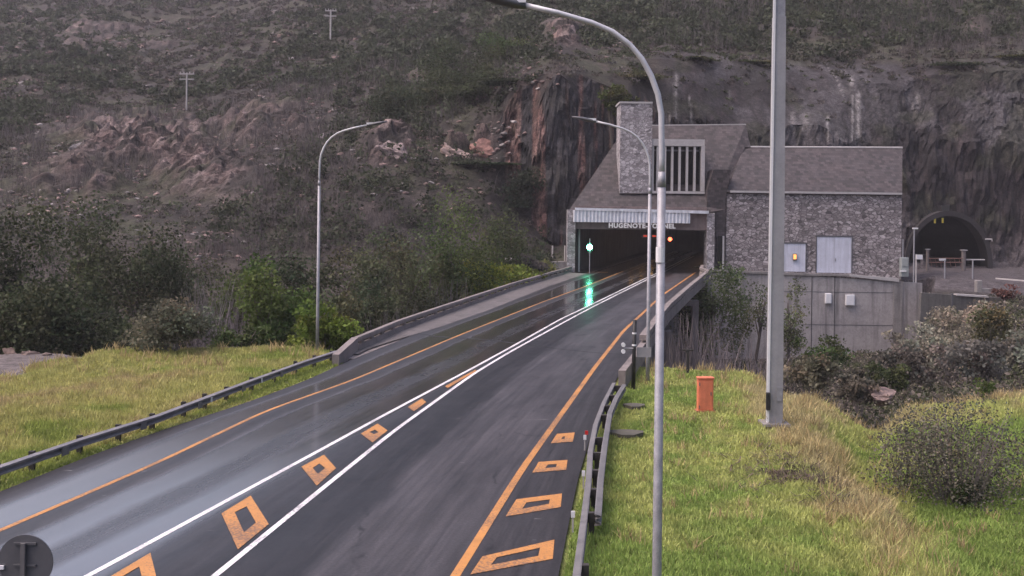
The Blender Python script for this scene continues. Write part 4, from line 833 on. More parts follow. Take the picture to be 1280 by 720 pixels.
BOULD = [(568, 185, 34, 24, (.36, .27, .24), 'big pale pink boulder under the dark trees at the head of the gorge'), (487, 184, 62, 36, (.24, .19, .185), 'largest grey pink rock mass above the tip of the far lamp arm'), (605, 180, 34, 26, (.22, .12, .1), 'reddish boulder beside the pale boulder at the gorge head'),
         (401, 58, 18, 8, (.3, .27, .24), 'flat pale rock just below the double-crossarm power pole'), (284, 156, 11, 9, (.42, .36, .31), 'small bright cream boulder among the broken outcrop'), (522, 102, 42, 8, (.2, .175, .18), 'long flat grey rock high above the far lamp'), (100, 180, 36, 20, (.22, .2, .2), 'grey boulder at the meadow end of the rocky outcrop'),
         (703, 45, 20, 30, (.27, .19, .17), 'tall split pinkish rock on the skyline ledge above the red cliff'), (135, 70, 14, 14, (.29, .25, .24), 'pale lone rock in the upper slope'), (212, 192, 34, 12, (.27, .19, .175), 'slabby pink rock in the middle of the outcrop'), (165, 168, 60, 14, (.22, .16, .155), 'long tilted slab at the top of the outcrop'),
         (402, 168, 7, 14, (.42, .36, .36), 'narrow white rock seen beside the far lamp pole'), (1105, 491, 36, 16, (.24, .175, .16), 'pink brown boulder at the edge of the gully by the green mound'), (566, 371, 14, 8, (.5, .40, .36), 'small pale rock beside the bridge parapet'), (12, 437, 22, 9, (.17, .12, .10), 'brown riverside rock at the edge of the view past the meadow'), (38, 439, 20, 8, (.19, .14, .12), 'flat brown rock next to the riverside rock at the meadow end'), (58, 441, 14, 6, (.16, .12, .105), 'smallest brown rock at the meadow end, nearest the grey shrub'), (640, 323, 20, 4, (.5, .46, .46), 'flat white rock slab near the head of the valley')]
for i, (px, py, wx, hy, col, lab) in enumerate(BOULD):
    rng = np.random.default_rng(100+i)
    if py == 491: p = G(px, py+4, -1.9)
    elif py in (437, 439, 441): p = G(px, py+4, -.93)
    elif py in (371, 323): p = pp(px, py+hy/2, 128)
    else: p = hit(px, py+hy*.35)
    k = p.y/F; V_, f_ = rockv(I3, (wx*k*.58, wx*k*.5, hy*k*.72), rng)
    t_ = np.array(col)*(0.75+.5*fbm(V_[:, 0]*.8+i, V_[:, 2]*.8, V_[:, 1]*.8, 3))[:, None]
    o = np_mesh('boulder', V_+np.array(p), f_, M['rock'], tint=t_, base=p); tag(o, lab, 'rock', 'boulders on the slopes')
Vs, Fs, Ts, nv = [], [], [], 0
rng = np.random.default_rng(5)
for k_ in range(5200):
    if k_ < 4300:
        ox, oy, sx_, sy_, wt = OUT[rng.choice(len(OUT), p=np.array([a[2]*a[3]*a[4] for a in OUT])/sum(a[2]*a[3]*a[4] for a in OUT))]
        px, py = ox+rng.normal()*sx_*.62, oy+rng.normal()*sy_*.62
    else: px, py = rng.uniform(-60, 620), rng.uniform(-20, 270)
    u, v = px-640, YH-py; d = np.linspace(115, 520, 500); X = (u*cr-v*sr)*d/F; Z = H+(u*sr+v*cr)*d/F; g = base_z(X, d) >= Z
    if not g.any(): continue
    kk = int(np.argmax(g)); x_, d_ = X[kk], d[kk]; z_ = float(terrain_z(np.array([x_]), np.array([d_]))[0])
    s = (rng.random()**2.0*7+1.8)*d_/F*.62; V_, f_ = rockv(I1, (s*1.3, s, s*.65), rng)
    Vs.append(V_+np.array((x_, d_, z_+s*.1))); Fs.append(f_+nv); nv += len(V_)
    base_c = np.array((.20, .14, .13))*(.45+.9*rng.random()) if rng.random() < .8 else np.array((.28, .255, .25))*(.6+.6*rng.random())
    Ts.append(np.repeat(base_c[None], len(V_), 0))
tag(np_mesh('rubble', np.concatenate(Vs), np.concatenate(Fs), M['rock'], tint=np.concatenate(Ts)), 'broken pinkish rock rubble lying over the hillside', 'rubble', kind='stuff')

# ------------------------------------------------------------------ foliage builders
def leaf_quads(P, size, rng, up=.35):
    n = len(P); a = rng.normal(size=(n, 3)); a /= np.linalg.norm(a, axis=1)[:, None]; bq = rng.normal(size=(n, 3)); bq = np.cross(a, bq); bq /= np.linalg.norm(bq, axis=1)[:, None]+1e-9
    s = (size*(.55+.9*rng.random(n)))[:, None] if np.ndim(size) else size*(.55+.9*rng.random((n, 1)))
    V = np.stack([P-a*s*.6, P+bq*s*.42, P+a*s*.6, P-bq*s*.42], 1); return V.reshape(-1, 3), np.arange(n*4).reshape(-1, 4)
def crown_points(n, c, rad, rng, clumps=26, cl=.25, hollow=.35):
    q = rng.normal(size=(clumps, 3)); q /= np.linalg.norm(q, axis=1)[:, None]; q *= (hollow+(1-hollow)*rng.random((clumps, 1))**.6)*.8
    L = rng.normal(size=(7, 3)); L /= np.linalg.norm(L, axis=1)[:, None]; L *= .62*rng.random((7, 1))**.5; L[:, 2] *= .8
    li_ = rng.integers(0, 7, clumps); q = q*.45*(.5+.9*rng.random(7))[li_][:, None]+L[li_]
    q[:, 2] = np.where(q[:, 2] < -.5, q[:, 2]*.6, q[:, 2]); csz = cl*(.55+.9*rng.random(clumps))
    k = rng.choice(clumps, n, p=csz**2/np.sum(csz**2)); o = rng.normal(size=(n, 3)); o /= np.linalg.norm(o, axis=1)[:, None]
    o *= (csz[k]*(rng.random(n)**.45))[:, None]; o[:, 2] *= .8
    u_ = q[k]+o; u_ = u_-np.median(u_, 0)*np.array((1, 1, 0)); lo_, hi_ = np.percentile(u_, 2, axis=0), np.percentile(u_, 98, axis=0); u_ = (u_-(lo_+hi_)/2)/((hi_-lo_)/2)
    return np.array(c)+u_*np.array(rad), k
def tree(name, px, D, top, wpx, bot, col, label, grp, cat='tree', n=2600, leaf=.26, trunk=True, clumps=26, group_twigs=False, seed=0, zbase=None, depth=None, vary=.4, twigs=14):
    rng = np.random.default_rng(1000+seed); tp = pp(px, top, D); x = tp.x
    zg = float(terrain_z(np.array([x]), np.array([D]))[0]) if zbase is None else zbase
    cb0 = pp(px, bot, D).z; rx = wpx*D/F/2; rz = max((tp.z-max(cb0, zg-.5))/2, .3); cz = tp.z-rz
    rt = empty(name, (x, D, zg), label, cat, grp)
    P, k = crown_points(n, (x, D, cz), (rx, depth or rx*.9, rz*1.02), rng, clumps)
    P[:, 2] = np.maximum(P[:, 2], zg+.05)
    V, Fq = leaf_quads(P, leaf, rng); ct = (1-vary)+2*vary*rng.random(clumps); hue = rng.normal(size=clumps)*.10
    t = np.array(col)[None]*(ct[k]*(.8+.4*rng.random(n)))[:, None]; t[:, 0] *= 1+hue[k]
    np_mesh('crown', V, Fq, M['foliage'], rt, tint=np.repeat(np.clip(t, .01, .6), 4, 0))
    mb = MB(); h0 = max(cz-zg, .3)
    if trunk:
        r0 = max(.07, (tp.z-zg)*.022); lean = rng.normal()*.05
        mb.tube([(x, D, zg-.3), (x+lean*h0, D, zg+h0*.55), (x+lean*2*h0, D, zg+h0*1.15), (x+lean*2*h0, D, tp.z-rz*.5)], [r0, r0*.75, r0*.45, r0*.12], 7)
        for q in range(6):
            a = rng.random()*6.28; s0 = Vector((x+lean*h0, D, zg+h0*(.55+.1*q))); e = Vector((x+math.cos(a)*rx*.7, D+math.sin(a)*rx*.7, cz+rz*(rng.random()*.7-.1)))
            mb.tube([s0, s0.lerp(e, .5)+Vector((0, 0, .2)), e], [r0*.4, r0*.25, r0*.07], 5)
    else:
        for q in range(twigs):
            a = rng.random()*6.28; e = Vector((x+math.cos(a)*rx*(.2+.6*rng.random()), D+math.sin(a)*rx*.6, zg+(tp.z-zg)*(.45+.6*rng.random()))); s0 = Vector((x+math.cos(a)*rx*.12, D+math.sin(a)*rx*.12, zg-.1))
            mb.tube([s0, s0.lerp(e, .55)+Vector((0, 0, rz*.15)), e], [max(.016, min(.03, rx*.018)), max(.010, min(.018, rx*.011)), .005], 4)
    mb.build('trunk' if trunk else 'stems', M['bark'] if trunk else M['twig'], rt)
    return rt
def bare_shrub(px, D, top, wpx, label, grp, n=260, seed=0, col=(.17, .15, .155), zbase=None):
    rng = np.random.default_rng(3000+seed); tp = pp(px, top, D); zg = float(terrain_z(np.array([tp.x]), np.array([D]))[0]) if zbase is None else zbase; hgt = tp.z-zg; rx = wpx*D/F/2
    rt = empty('bare_shrub', (tp.x, D, zg), label, 'shrub', grp); n = int(n*.6); V, Fq, T_ = sticks(np.repeat([[tp.x, D, zg]], n, 0)+np.stack([rng.normal(size=n)*rx*.4, rng.normal(size=n)*rx*.4, np.zeros(n)], 1), hgt*(.5+.55*rng.random(n)), .030*D/60+.012, rx*.75/hgt, rng, col)
    np_mesh('stems', V, Fq, M['foliage'], rt, tint=T_)
def sticks(B, h, wd, spread, rng, col):
    n = len(B); dx = rng.normal(size=(n, 2))*spread; tip = B+np.stack([dx[:, 0]*h, dx[:, 1]*h, h], 1)
    a = rng.random(n)*6.28; o = np.stack([np.cos(a), np.sin(a), np.zeros(n)], 1)*np.reshape(wd, (-1, 1))/2
    mid = (B+tip)/2+np.stack([rng.normal(size=n)*.06*h, rng.normal(size=n)*.06*h, .05*h], 1)
    V = np.stack([B-o, B+o, mid+o*.8, tip+o*.25, tip-o*.25, mid-o*.8], 1).reshape(-1, 3); i = np.arange(n)*6
    Fq = np.concatenate([np.stack([i, i+1, i+2, i+5], 1), np.stack([i+5, i+2, i+3, i+4], 1)])
    t = np.array(col)[None]*(.6+.8*rng.random((n, 1))); return V, Fq, np.repeat(t, 6, 0)

DK, MG, OL, BR, GY, YG = (.052, .064, .032), (.066, .088, .032), (.082, .088, .044), (.11, .155, .030), (.14, .135, .105), (.16, .20, .032)
g = 'trees filling the valley beyond the meadow'
T_ = [
 (30, 78, 268, 130, 425, DK, 'big dark evergreen tree behind the far end of the meadow', 5200), (95, 92, 272, 110, 400, DK, 'dark broad tree with yellowish top beyond the meadow', 4200), (165, 88, 300, 110, 430, DK, 'dark tree between the tall evergreens and the grey meadow shrub', 4200),
 (105, 72, 352, 120, 440, DK, 'low dark bushy tree in front of the valley evergreens', 3600), (235, 100, 330, 90, 420, DK, 'dark tree rising behind the grey meadow shrub', 3200), (10, 66, 372, 80, 445, (.05, .062, .03), 'dark tree at the edge of the view by the river', 2600),
 (333, 74, 338, 104, 432, (.075, .11, .028), 'round green tree beside the far street lamp', 4200), (300, 92, 338, 70, 410, OL, 'olive tree standing behind the round green tree', 2200), (375, 90, 325, 80, 420, DK, 'dark tree seen behind the far lamp pole', 2600),
 (450, 92, 318, 90, 415, OL, 'olive grey tree between the far lamp and the parapet', 3000), (510, 98, 300, 90, 400, OL, 'olive tree leaning over the start of the bridge parapet', 3000), (572, 108, 262, 96, 365, (.07, .10, .03), 'tall light green tree in the middle of the gorge', 4200),
 (540, 104, 318, 80, 385, MG, 'mid-green tree just under the tall gorge tree', 2600), (625, 122, 276, 60, 330, (.06, .075, .03), 'small green tree at the top of the valley before the red rocks', 1800), (475, 86, 365, 80, 425, DK, 'dark low tree close behind the bridge parapet', 2200), (425, 80, 372, 50, 428, OL, 'thin olive tree left of the parapet start', 1500), (658, 131, 296, 44, 322, DK, 'dark small tree under the red cliff near the portal', 1400)]
for i, (px, D, top, wd, bot, col, lab, n_) in enumerate(T_): tree('broadleaf_tree', px, D, top, wd*1.08, bot+24, col, lab, g, n=int(n_*2.2), leaf=.20, seed=i, clumps=44)
g = 'trees clinging around the cut rock faces'
T_ = [(575, 178, 52, 100, 150, DK, 'wide dark tree high above the pale boulder', 2600), (545, 172, 92, 80, 165, DK, 'dark crown below the highest gorge trees', 2200), (612, 168, 92, 84, 175, DK, 'very dark tree against the edge of the red cliff', 2600), (640, 158, 150, 70, 245, (.036, .045, .026), 'dark tree hanging in the cleft beside the red cliff', 2400),
      (605, 150, 205, 70, 285, (.045, .06, .03), 'dark feathery tree inside the gorge cleft', 2400), (655, 148, 215, 60, 290, (.04, .048, .03), 'dark tree at the foot of the red cliff', 2200), (770, 152, 108, 36, 140, (.075, .085, .025), 'olive bush on the ledge beside the stone tower', 1100), (800, 160, 90, 50, 130, OL, 'olive bush on the ledge above the stone tower', 1200),
      (500, 165, 108, 70, 160, (.05, .06, .035), 'grey green tree above the grey pink rock mass', 1800), (640, 185, 46, 70, 85, MG, 'green bush crown on the shelf above the red cliff', 1400), (870, 170, 88, 50, 125, OL, 'olive bush growing on the grey sprayed concrete slope', 1100), (940, 174, 78, 44, 102, OL, 'small bush beside the tall mast on the grey slope', 900), (1195, 176, 108, 60, 140, DK, 'dark bush hanging on the rock above the second tunnel', 1400), (1268, 176, 116, 40, 136, (.08, .085, .03), 'yellowish bush at the edge of the view on the rock face', 900)]
for i, (px, D, top, wd, bot, col, lab, n_) in enumerate(T_): tree('cliff_tree', px, D, top, wd, bot, col, lab, g, n=int(n_*2.4), leaf=.27, seed=60+i, clumps=44)
g = 'bushes along the meadow edge and bridge'
tree('grey_shrub', 216, 57.5, 380, 86, 436, (.15, .145, .10), 'round pale grey shrub alone at the far edge of the meadow', g, 'shrub', n=5200, leaf=.14, trunk=False, seed=201)
tree('green_shrub', 408, 63, 384, 66, 436, (.125, .17, .03), 'bright green bush beside the foot of the far street lamp', g, 'shrub', n=3600, leaf=.18, trunk=False, seed=202)
tree('green_shrub', 300, 60.5, 410, 60, 434, MG, 'low dull green bush between the grey shrub and round green tree', g, 'shrub', n=1800, leaf=.16, trunk=False, seed=203)
tree('green_shrub', 606, 108, 330, 62, 372, YG, 'vivid yellow green bush just behind the bridge parapet', g, 'shrub', n=3000, leaf=.24, trunk=False, seed=204, zbase=-2.2)
tree('green_shrub', 650, 118, 333, 52, 360, (.13, .165, .03), 'yellow green bush next to the vivid one, nearer the portal', g, 'shrub', n=2200, leaf=.24, trunk=False, seed=205, zbase=-1.6)
tree('green_shrub', 680, 128, 328, 26, 348, (.14, .15, .05), 'small straw green bush beside the concrete wing wall', g, 'shrub', n=900, leaf=.24, trunk=False, seed=206)
tree('grey_shrub', 655, 124, 320, 50, 340, (.085, .075, .07), 'dull brown bush behind the yellow green bushes', g, 'shrub', n=1300, leaf=.26, trunk=False, seed=207)
for i, (px, D, top, wd, lab) in enumerate(((262, 66, 352, 60, 'bare purple grey shrub behind the pale meadow shrub'), (285, 78, 345, 60, 'second bare grey shrub behind the olive tree foot'), (232, 62, 385, 40, 'low bare shrub tucked behind the pale grey shrub'), (560, 98, 350, 60, 'bare brown shrub behind the parapet below the light green tree'), (490, 80, 388, 60, 'bare shrub just over the bridge parapet'))): bare_shrub(px, D, top, wd, lab, 'leafless shrubs in the valley', seed=i)
g = 'bushes in the gully below the bridge'
tree('gully_tree', 890, 112, 338, 80, 440, (.095, .118, .048), 'leafy green tree growing beside the bridge in front of the retaining wall', g, n=7500, leaf=.2, seed=301, clumps=44)
tree('gully_tree', 943, 124, 358, 40, 420, (.085, .10, .045), 'spindly tree before the retaining wall, between leafy tree and mast', g, n=1300, leaf=.2, seed=302)
tree('gully_tree', 988, 118, 358, 42, 440, (.11, .125, .055), 'pale green tree partly hidden by the tall mast', g, n=2000, leaf=.2, seed=303)
tree('gully_bush', 1030, 112, 424, 66, 462, (.06, .09, .025), 'dark green bush at the foot of the retaining wall', g, 'shrub', n=1600, leaf=.26, trunk=False, seed=304)
tree('gully_bush', 1195, 92, 384, 90, 455, (.24, .22, .17), 'large pale grey shrub below the low platform wall', g, 'shrub', n=4200, leaf=.24, trunk=False, seed=305, zbase=-5.2)
tree('gully_bush', 1142, 88, 412, 60, 462, (.22, .20, .155), 'pale grey shrub at the corner of the retaining wall', g, 'shrub', n=2400, leaf=.24, trunk=False, seed=306, zbase=-5.4)
tree('gully_bush', 1242, 88, 388, 46, 445, (.10, .095, .045), 'olive bush beside the large pale grey shrub', g, 'shrub', n=1900, leaf=.22, trunk=False, seed=307, zbase=-4)
tree('gully_bush', 1272, 76, 420, 50, 470, (.21, .20, .155), 'pale grey shrub at the edge of the view above the mound', g, 'shrub', n=1900, leaf=.2, trunk=False, seed=308, zbase=-3.4)
tree('gully_bush', 1215, 70, 428, 90, 474, (.13, .118, .105), 'dark purplish shrub behind the crest of the green mound', g, 'shrub', n=2800, leaf=.2, trunk=False, seed=309, zbase=-3.2)
tree('gully_bush', 1130, 74, 436, 60, 476, (.11, .10, .085), 'dark brown shrub over the gully edge near the pink boulder', g, 'shrub', n=2200, leaf=.2, trunk=False, seed=310, zbase=-4)
tree('gully_bush', 1075, 58, 466, 46, 500, (.12, .11, .085), 'brown shrub beside the pink boulder in the gully', g, 'shrub', n=1800, leaf=.16, trunk=False, seed=311, zbase=-2.9)
tree('gully_bush', 1010, 60, 446, 60, 482, (.135, .125, .085), 'brownish shrub behind the golden grass next to the mast', g, 'shrub', n=2000, leaf=.17, trunk=False, seed=312, zbase=-2.6)
tree('gully_bush', 1105, 66, 456, 50, 486, (.075, .085, .035), 'dull green shrub between the brown gully shrubs', g, 'shrub', n=1700, leaf=.18, trunk=False, seed=313, zbase=-3.2)
tree('gully_bush', 1256, 121, 357, 30, 373, (.12, .06, .05), 'low reddish shrub on the platform by the pale block', g, 'shrub', n=700, leaf=.24, trunk=False, seed=314)
for i, (px, D, top, wd, zb, lab) in enumerate(((850, 72, 398, 36, -6, 'bare grey shrub under the bridge beam'), (880, 76, 395, 60, -7, 'bare pale shrub below the leafy bridge tree'), (905, 70, 415, 50, -6.5, 'dark bare shrub between bridge tree and verge edge'), (950, 78, 425, 60, -7, 'brown bare shrub below the spindly tree'), (835, 62, 420, 30, -4, 'thin bare shrub next to the bridge end'))):
    bare_shrub(px, D, top, wd, lab, 'leafless shrubs in the gully', n=300, seed=20+i, zbase=zb, col=(.22, .19, .19))
tree('verge_bush', 1200, 34, 512, 190, 640, (.125, .118, .09), 'big dark grey twiggy bush on the green mound', 'bushes on the verge', 'shrub', n=14000, leaf=.065, trunk=False, clumps=150, seed=401, zbase=-1.75, vary=.45, twigs=46)
tree('verge_bush', 1212, 33.4, 600, 44, 640, (.06, .09, .03), 'small green sprig at the foot of the big twiggy bush', 'bushes on the verge', 'shrub', n=900, leaf=.08, trunk=False, seed=402, zbase=-1.6)
bare_shrub(1130, 35.5, 538, 40, 'leafless black twigs beside the big twiggy bush', 'bushes on the verge', n=45, seed=44, col=(.06, .05, .045), zbase=-1.5)
tree('verge_bush', 1232, 50.5, 474, 24, 492, (.08, .11, .03), 'tiny green bush on the golden crest of the mound', 'bushes on the verge', 'shrub', n=500, leaf=.1, trunk=False, seed=403)

# ------------------------------------------------------------------ scrub over the hill (uncountable)
def scatter_hill(n, rng, wpow=1.2, box=(-700, 2000, 118, 520)):
    d = np.sqrt(rng.uniform(box[2]**2, box[3]**2, n*3)); keep = rng.random(len(d)) < (130/d)**wpow; d = d[keep]
    c = rng.uniform(box[0], box[1], len(d)); x = (c-640)*d/F; return x, d, c
def blobs(name, rng, X, D, size, col_fn, nl, leaf, label, flat=.75):
    Z = terrain_z(X, D); n = len(X); k = np.repeat(np.arange(n), nl)
    o = rng.normal(size=(len(k), 3)); o /= np.linalg.norm(o, axis=1)[:, None]; o *= (rng.random(len(k))**.5)[:, None]; o[:, 2] = np.abs(o[:, 2])
    P = np.stack([X, D, Z-.1], 1)[k]+o*size[k][:, None]*np.array((1, 1, flat))
    V, Fq = leaf_quads(P, leaf*size[k]**.5*np.clip(D[k]/150, .8, 2), rng); t = col_fn(X, D, n)[k]*(.75+.5*rng.random((len(k), 1)))
    o_ = np_mesh(name, V, Fq, M['foliage'], tint=np.repeat(np.clip(t, .008, .6), 4, 0)); return tag(o_, label, 'scrub', kind='stuff')
def gyv(X, D): return (terrain_z(X, D+.6)-terrain_z(X, D-.6))/1.2
def hillcol(rng):
    def f(X, D, n):
        a = fbm(X/16, D/20, seed=71); c = 640+F*X/D
        base = np.array((.066, .066, .048))[None]+np.zeros((n, 3))
        base = base+(np.array((.066, .078, .044))-base)*smooth(.45, .62, a)[:, None]
        base = base+(np.array((.090, .076, .070))-base)*(rng.random(n) < .36)[:, None]
        base = base+(np.array((.13, .12, .115))-base)*(rng.random(n) < .08)[:, None]
        gre = (smooth(640, 900, c)*smooth(178, 200, D)*.75)[:, None]; base = base+(np.array((.050, .062, .026))-base)*gre
        return base*(.6+.8*rng.random((n, 1)))
    return f
rng = np.random.default_rng(77)
X, D, c_ = scatter_hill(56000, rng)
gz = gyv(X, D); rowp = YH-(terrain_z(X, D)-H)*F/D+(c_-640)*ROLL
om = np.zeros(len(X))
for (ox, oy, sx_, sy_, wt) in OUT: om = np.maximum(om, wt*np.exp(-((c_-ox)/sx_)**2-((rowp-oy)/sy_)**2))
plat_ = (c_ > 895) & (D < 163)
shotm = (c_ > 800) & (D > 150) & (D < 172)
keep = (gz < 1.1) & (rng.random(len(X)) > om*.8) & (fbm(X/11, D/13, seed=73)+rng.random(len(X))*.6 > .50) & ~plat_ & ~(shotm & (rng.random(len(X)) < .55)) & ~((c_ > 690) & (c_ < 900) & (D < 150))
X, D, c_ = X[keep], D[keep], c_[keep]
size = (.45+.85*rng.random(len(X))**1.5)*np.clip((D/150)**.5, 1, 2)
blobs('scrub', rng, X, D, size, hillcol(rng), 36, .25, 'dense grey green scrub covering the hillside')
# taller bushes and young pines of the upper slope
X2, D2, c2 = scatter_hill(9000, rng, .8, (-300, 1900, 125, 520))
keep = (gyv(X2, D2) < 1.1) & (fbm(X2/24, D2/30, seed=75) + smooth(640, 1000, c2)*smooth(178, 200, D2)*.38 + ((c2 > 420)*(c2 < 700)*(D2 < 260))*.14 > .52) & ~((c2 > 690) & (D2 < 180))
X2, D2 = X2[keep], D2[keep]
blobs('tall_scrub', rng, X2, D2, 1.0+1.4*rng.random(len(X2)), lambda X, D, n: np.array((.047, .056, .034))[None]*(.6+.9*rng.random((n, 1)))*np.array((1, 1, 1)), 80, .27, 'taller dark green bushes spread over the hillside', 1.25)
# bare upright stems on the lower slope
X3, D3, c3 = scatter_hill(4200, rng, 1.0, (-300, 1600, 116, 300))
keep = (gyv(X3, D3) < 1.1) & (((c3 < 640) & (D3 < 215)) | ((c3 > 820) & (D3 > 180))) & (fbm(X3/14, D3/14, seed=76) > .47); X3, D3 = X3[keep], D3[keep]
Z3 = terrain_z(X3, D3); k = np.repeat(np.arange(len(X3)), 9); n = len(k)
V, Fq, tt = sticks(np.stack([X3[k]+rng.normal(size=n)*.5, D3[k]+rng.normal(size=n)*.5, Z3[k]], 1), 1.2+2.2*rng.random(n), .055*D3[k]/130, .18, rng, (.115, .10, .10))
tag(np_mesh('dead_stems', V, Fq, M['foliage'], tint=tt), 'grey leafless stems standing through the hillside scrub', 'dead stems', kind='stuff')
# undergrowth in the valley and gully
X4 = []; rng = np.random.default_rng(78)
d = np.sqrt(rng.uniform(58**2, 136**2, 12000)); c4 = rng.uniform(-400, 1500, len(d)); x4 = (c4-640)*d/F
z4 = terrain_z(x4, d); ok = (z4 < -1.6) & ((off_road(x4, d) > 1.0) | (rng.random(len(d)) < .15)) & ~((c4 > 880) & (d > 133)); x4, d4 = x4[ok], d[ok]; c4k = c4[ok]; rg_ = (c4k > 960) & (d4 < 118)
blobs('undergrowth', rng, x4, d4, .5+.7*rng.random(len(x4))+rg_*1.0*rng.random(len(x4)), lambda X, D, n: np.where(rng.random((n, 1)) < .42, np.array([[.13, .112, .095]]), np.where(rng.random((n, 1)) < .3, np.array([[.17, .16, .115]]), np.array([[.075, .085, .042]])))*(.55+.9*rng.random((n, 1))), 60, .21, 'brown and green undergrowth in the valley and gully')

# ------------------------------------------------------------------ grass
rng = np.random.default_rng(90)
def grass_zone(n, d0, d1, c0, c1, name, label, hgt, dens_pow=1.0):
    d = rng.uniform(d0, d1, n); c = rng.uniform(c0, c1, n); x = (c-640)*d/F; o = off_road(x, d); z = terrain_z(x, d)
    lim = 57.5+(fbm(x/4, d/4, seed=61)-.5)*8
    ok = (o > .12) & (d < lim+2) & (z > -2.3)
    x, d, z, o, c = x[ok], d[ok], z[ok], o[ok], c[ok]; n = len(x)
    dry = fbm(x/5, d/6, seed=91)*.75+fbm(x/1.2, d/1.5, seed=92)*.4
    return x, d, z, o, c, dry
def build_grass(name, label, x, d, z, dryv, h, lo, mid, hi, wscale=1.0):
    n = len(x); V = np.zeros((n, 3, 3)); a = rng.random(n)*6.28; wd = (.011+.0007*d)*wscale
    ox, oy = np.cos(a)*wd, np.sin(a)*wd; ln = rng.normal(size=(n, 2))*h[:, None]*.38
    B = np.stack([x, d, z-.02], 1); V[:, 0] = B+np.stack([-ox, -oy, 0*ox], 1); V[:, 1] = B+np.stack([ox, oy, 0*ox], 1); V[:, 2] = B+np.stack([ln[:, 0], ln[:, 1], h], 1)
    t = np.array(lo)[None]+(np.array(mid)-np.array(lo))[None]*smooth(.38, .56, dryv)[:, None]; t = t+(np.array(hi)-t)*smooth(.60, .78, dryv)[:, None]
    t = t*(.8+.4*rng.random((n, 1))); return tag(np_mesh(name, V, np.arange(n*3).reshape(-1, 3), M['grass'], tint=np.repeat(t, 3, 0)), label, 'grass', kind='stuff')
x, d, z, o, c, dry = grass_zone(230000, 17, 66, -420, 440, 'm', '', 0)
ok = (x < fLE(d)) & ((z > -.42) | (c > 150) | (d < 40)); x, d, z, o, dry = x[ok], d[ok], z[ok], o[ok], dry[ok]
rail = np.array([1.0]); gxd = np.interp(d, [p.y for p in gp], [p.x for p in gp]); short = x > gxd-.3
h = np.where(short, .08+.09*rng.random(len(x)), .13+.17*rng.random(len(x)))
build_grass('meadow_grass', 'yellowish green meadow grass beyond the long guardrail', x, d, z, dry-.015-.2*short, h, (.26, .31, .08), (.42, .405, .15), (.42, .345, .18))
x, d, z, o, c, dry = grass_zone(470000, 12, 64, 640, 1720, 'v', '', 0)
ok = x > fRE(d); x, d, z, o, c, dry = x[ok], d[ok], z[ok], o[ok], c[ok], dry[ok]
# golden grass on the shoulder of the bank and on the crest of the mound
bank = np.exp(-((c-np.interp(d, [15, 22, 30, 40, 47], [1300, 1190, 1090, 1010, 985]))/75.0)**2)*smooth(14, 18, d); crest = smooth(43, 48, d)*smooth(1080, 1120, c)
edge = smooth(49, 55, d)*.12
dr2 = dry-.13+.34*bank*(.5+fbm(x/1.4, d/1.4, seed=95))*smooth(.3,.6,dry+.2*bank)+.25*crest+edge-.15*smooth(1130, 1180, c)*(1-crest)*(1-bank)
h = (.07+.12*rng.random(len(x)))*(1+1.3*np.clip(bank+crest*.7, 0, 1)*(rng.random(len(x)) < .6))
build_grass('verge_grass', 'bright green verge grass with golden patches below the street lamps', x, d, z, dr2, h, (.25, .34, .09), (.42, .45, .155), (.46, .40, .21))

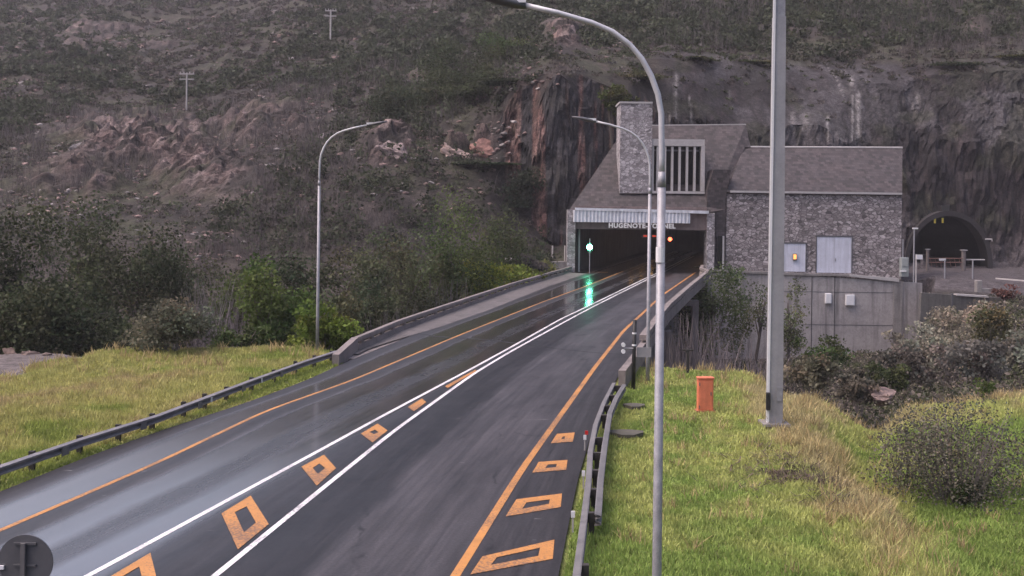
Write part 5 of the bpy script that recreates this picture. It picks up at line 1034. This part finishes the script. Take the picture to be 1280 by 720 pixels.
# taller straw tufts standing over the grass, and a mat of dead weeds
rng = np.random.default_rng(95)
nt_ = 1500; dt = rng.uniform(15, 60, nt_); ct_ = np.where(rng.random(nt_) < .4, rng.uniform(-350, 420, nt_), rng.uniform(700, 1400, nt_)); xt = (ct_-640)*dt/F; zt_ = terrain_z(xt, dt)
bk = np.exp(-((ct_-np.interp(dt, [15, 22, 30, 40, 47], [1300, 1190, 1090, 1010, 985]))/90.0)**2)+smooth(46, 52, dt)
ok = (off_road(xt, dt) > 1.2) & (zt_ > -2.6) & ((zt_ > -.42) | (ct_ > 150)) & (dt < 61) & (rng.random(nt_) < .22+.8*bk); xt, dt, zt_, bk = xt[ok], dt[ok], zt_[ok], bk[ok]
k = np.repeat(np.arange(len(xt)), 16); n = len(k)
V, Fq, tt = sticks(np.stack([xt[k]+rng.normal(size=n)*.12, dt[k]+rng.normal(size=n)*.12, zt_[k]-.03], 1), (.22+.38*rng.random(n))*(.7+.4*np.clip(bk[k], 0, 1)), .012+.0005*dt[k], .34, rng, (.42, .33, .17))
tag(np_mesh('straw_tufts', V, Fq, M['grass'], tint=tt), 'tall straw coloured grass tufts standing over the verge and meadow', 'grass', kind='stuff')
n = 2600; pxw = 1025+rng.normal(size=n)*48; pyw = 610+rng.normal(size=n)*16+(pxw-1025)*.18; blob = fbm(pxw/9, pyw/5, seed=97) > .5; pxw, pyw = pxw[blob], pyw[blob]; n = len(pxw)
dw = F*(H+.3)/(pyw-YH-(pxw-640)*ROLL); xw = (pxw-640)*dw/F; zw = terrain_z(xw, dw)
P = np.stack([xw, dw, zw+.10+.08*rng.random(n)], 1); a = rng.random(n)*6.28; l_ = (.10+.2*rng.random(n))[:, None]; dr_ = np.stack([np.cos(a), np.sin(a), .25*rng.normal(size=n)], 1)*l_; pr_ = np.stack([-np.sin(a), np.cos(a), 0*a], 1)*.018
V = np.stack([P-dr_-pr_, P-dr_+pr_, P+dr_+pr_*.5, P+dr_-pr_*.5], 1).reshape(-1, 3); tt = np.repeat(np.array((.13, .10, .08))[None]*(.3+1.0*rng.random((n, 1))), 4, 0)
tag(np_mesh('dead_weeds', V, np.arange(n*4).reshape(-1, 4), M['foliage'], tint=tt), 'dark mat of dead weeds lying on the grassy bank', 'dead weeds', kind='stuff')

# ------------------------------------------------------------------ far air
if HAZE > 0:
    hm = bpy.data.materials.new('haze'); hm.use_nodes = True; nt = hm.node_tree; nt.nodes.remove(nt.nodes["Principled BSDF"])
    pv = nt.nodes.new("ShaderNodeVolumePrincipled"); pv.inputs["Color"].default_value = (.9, .88, .95, 1); pv.inputs["Density"].default_value = HAZE
    nt.links.new(pv.outputs[0], nt.nodes["Material Output"].inputs["Volume"])
    mb = MB(); mb.box((0, 540, 155), (2600, 1200, 332)); hz = mb.build('haze', hm); tag(hz, kind='stuff')
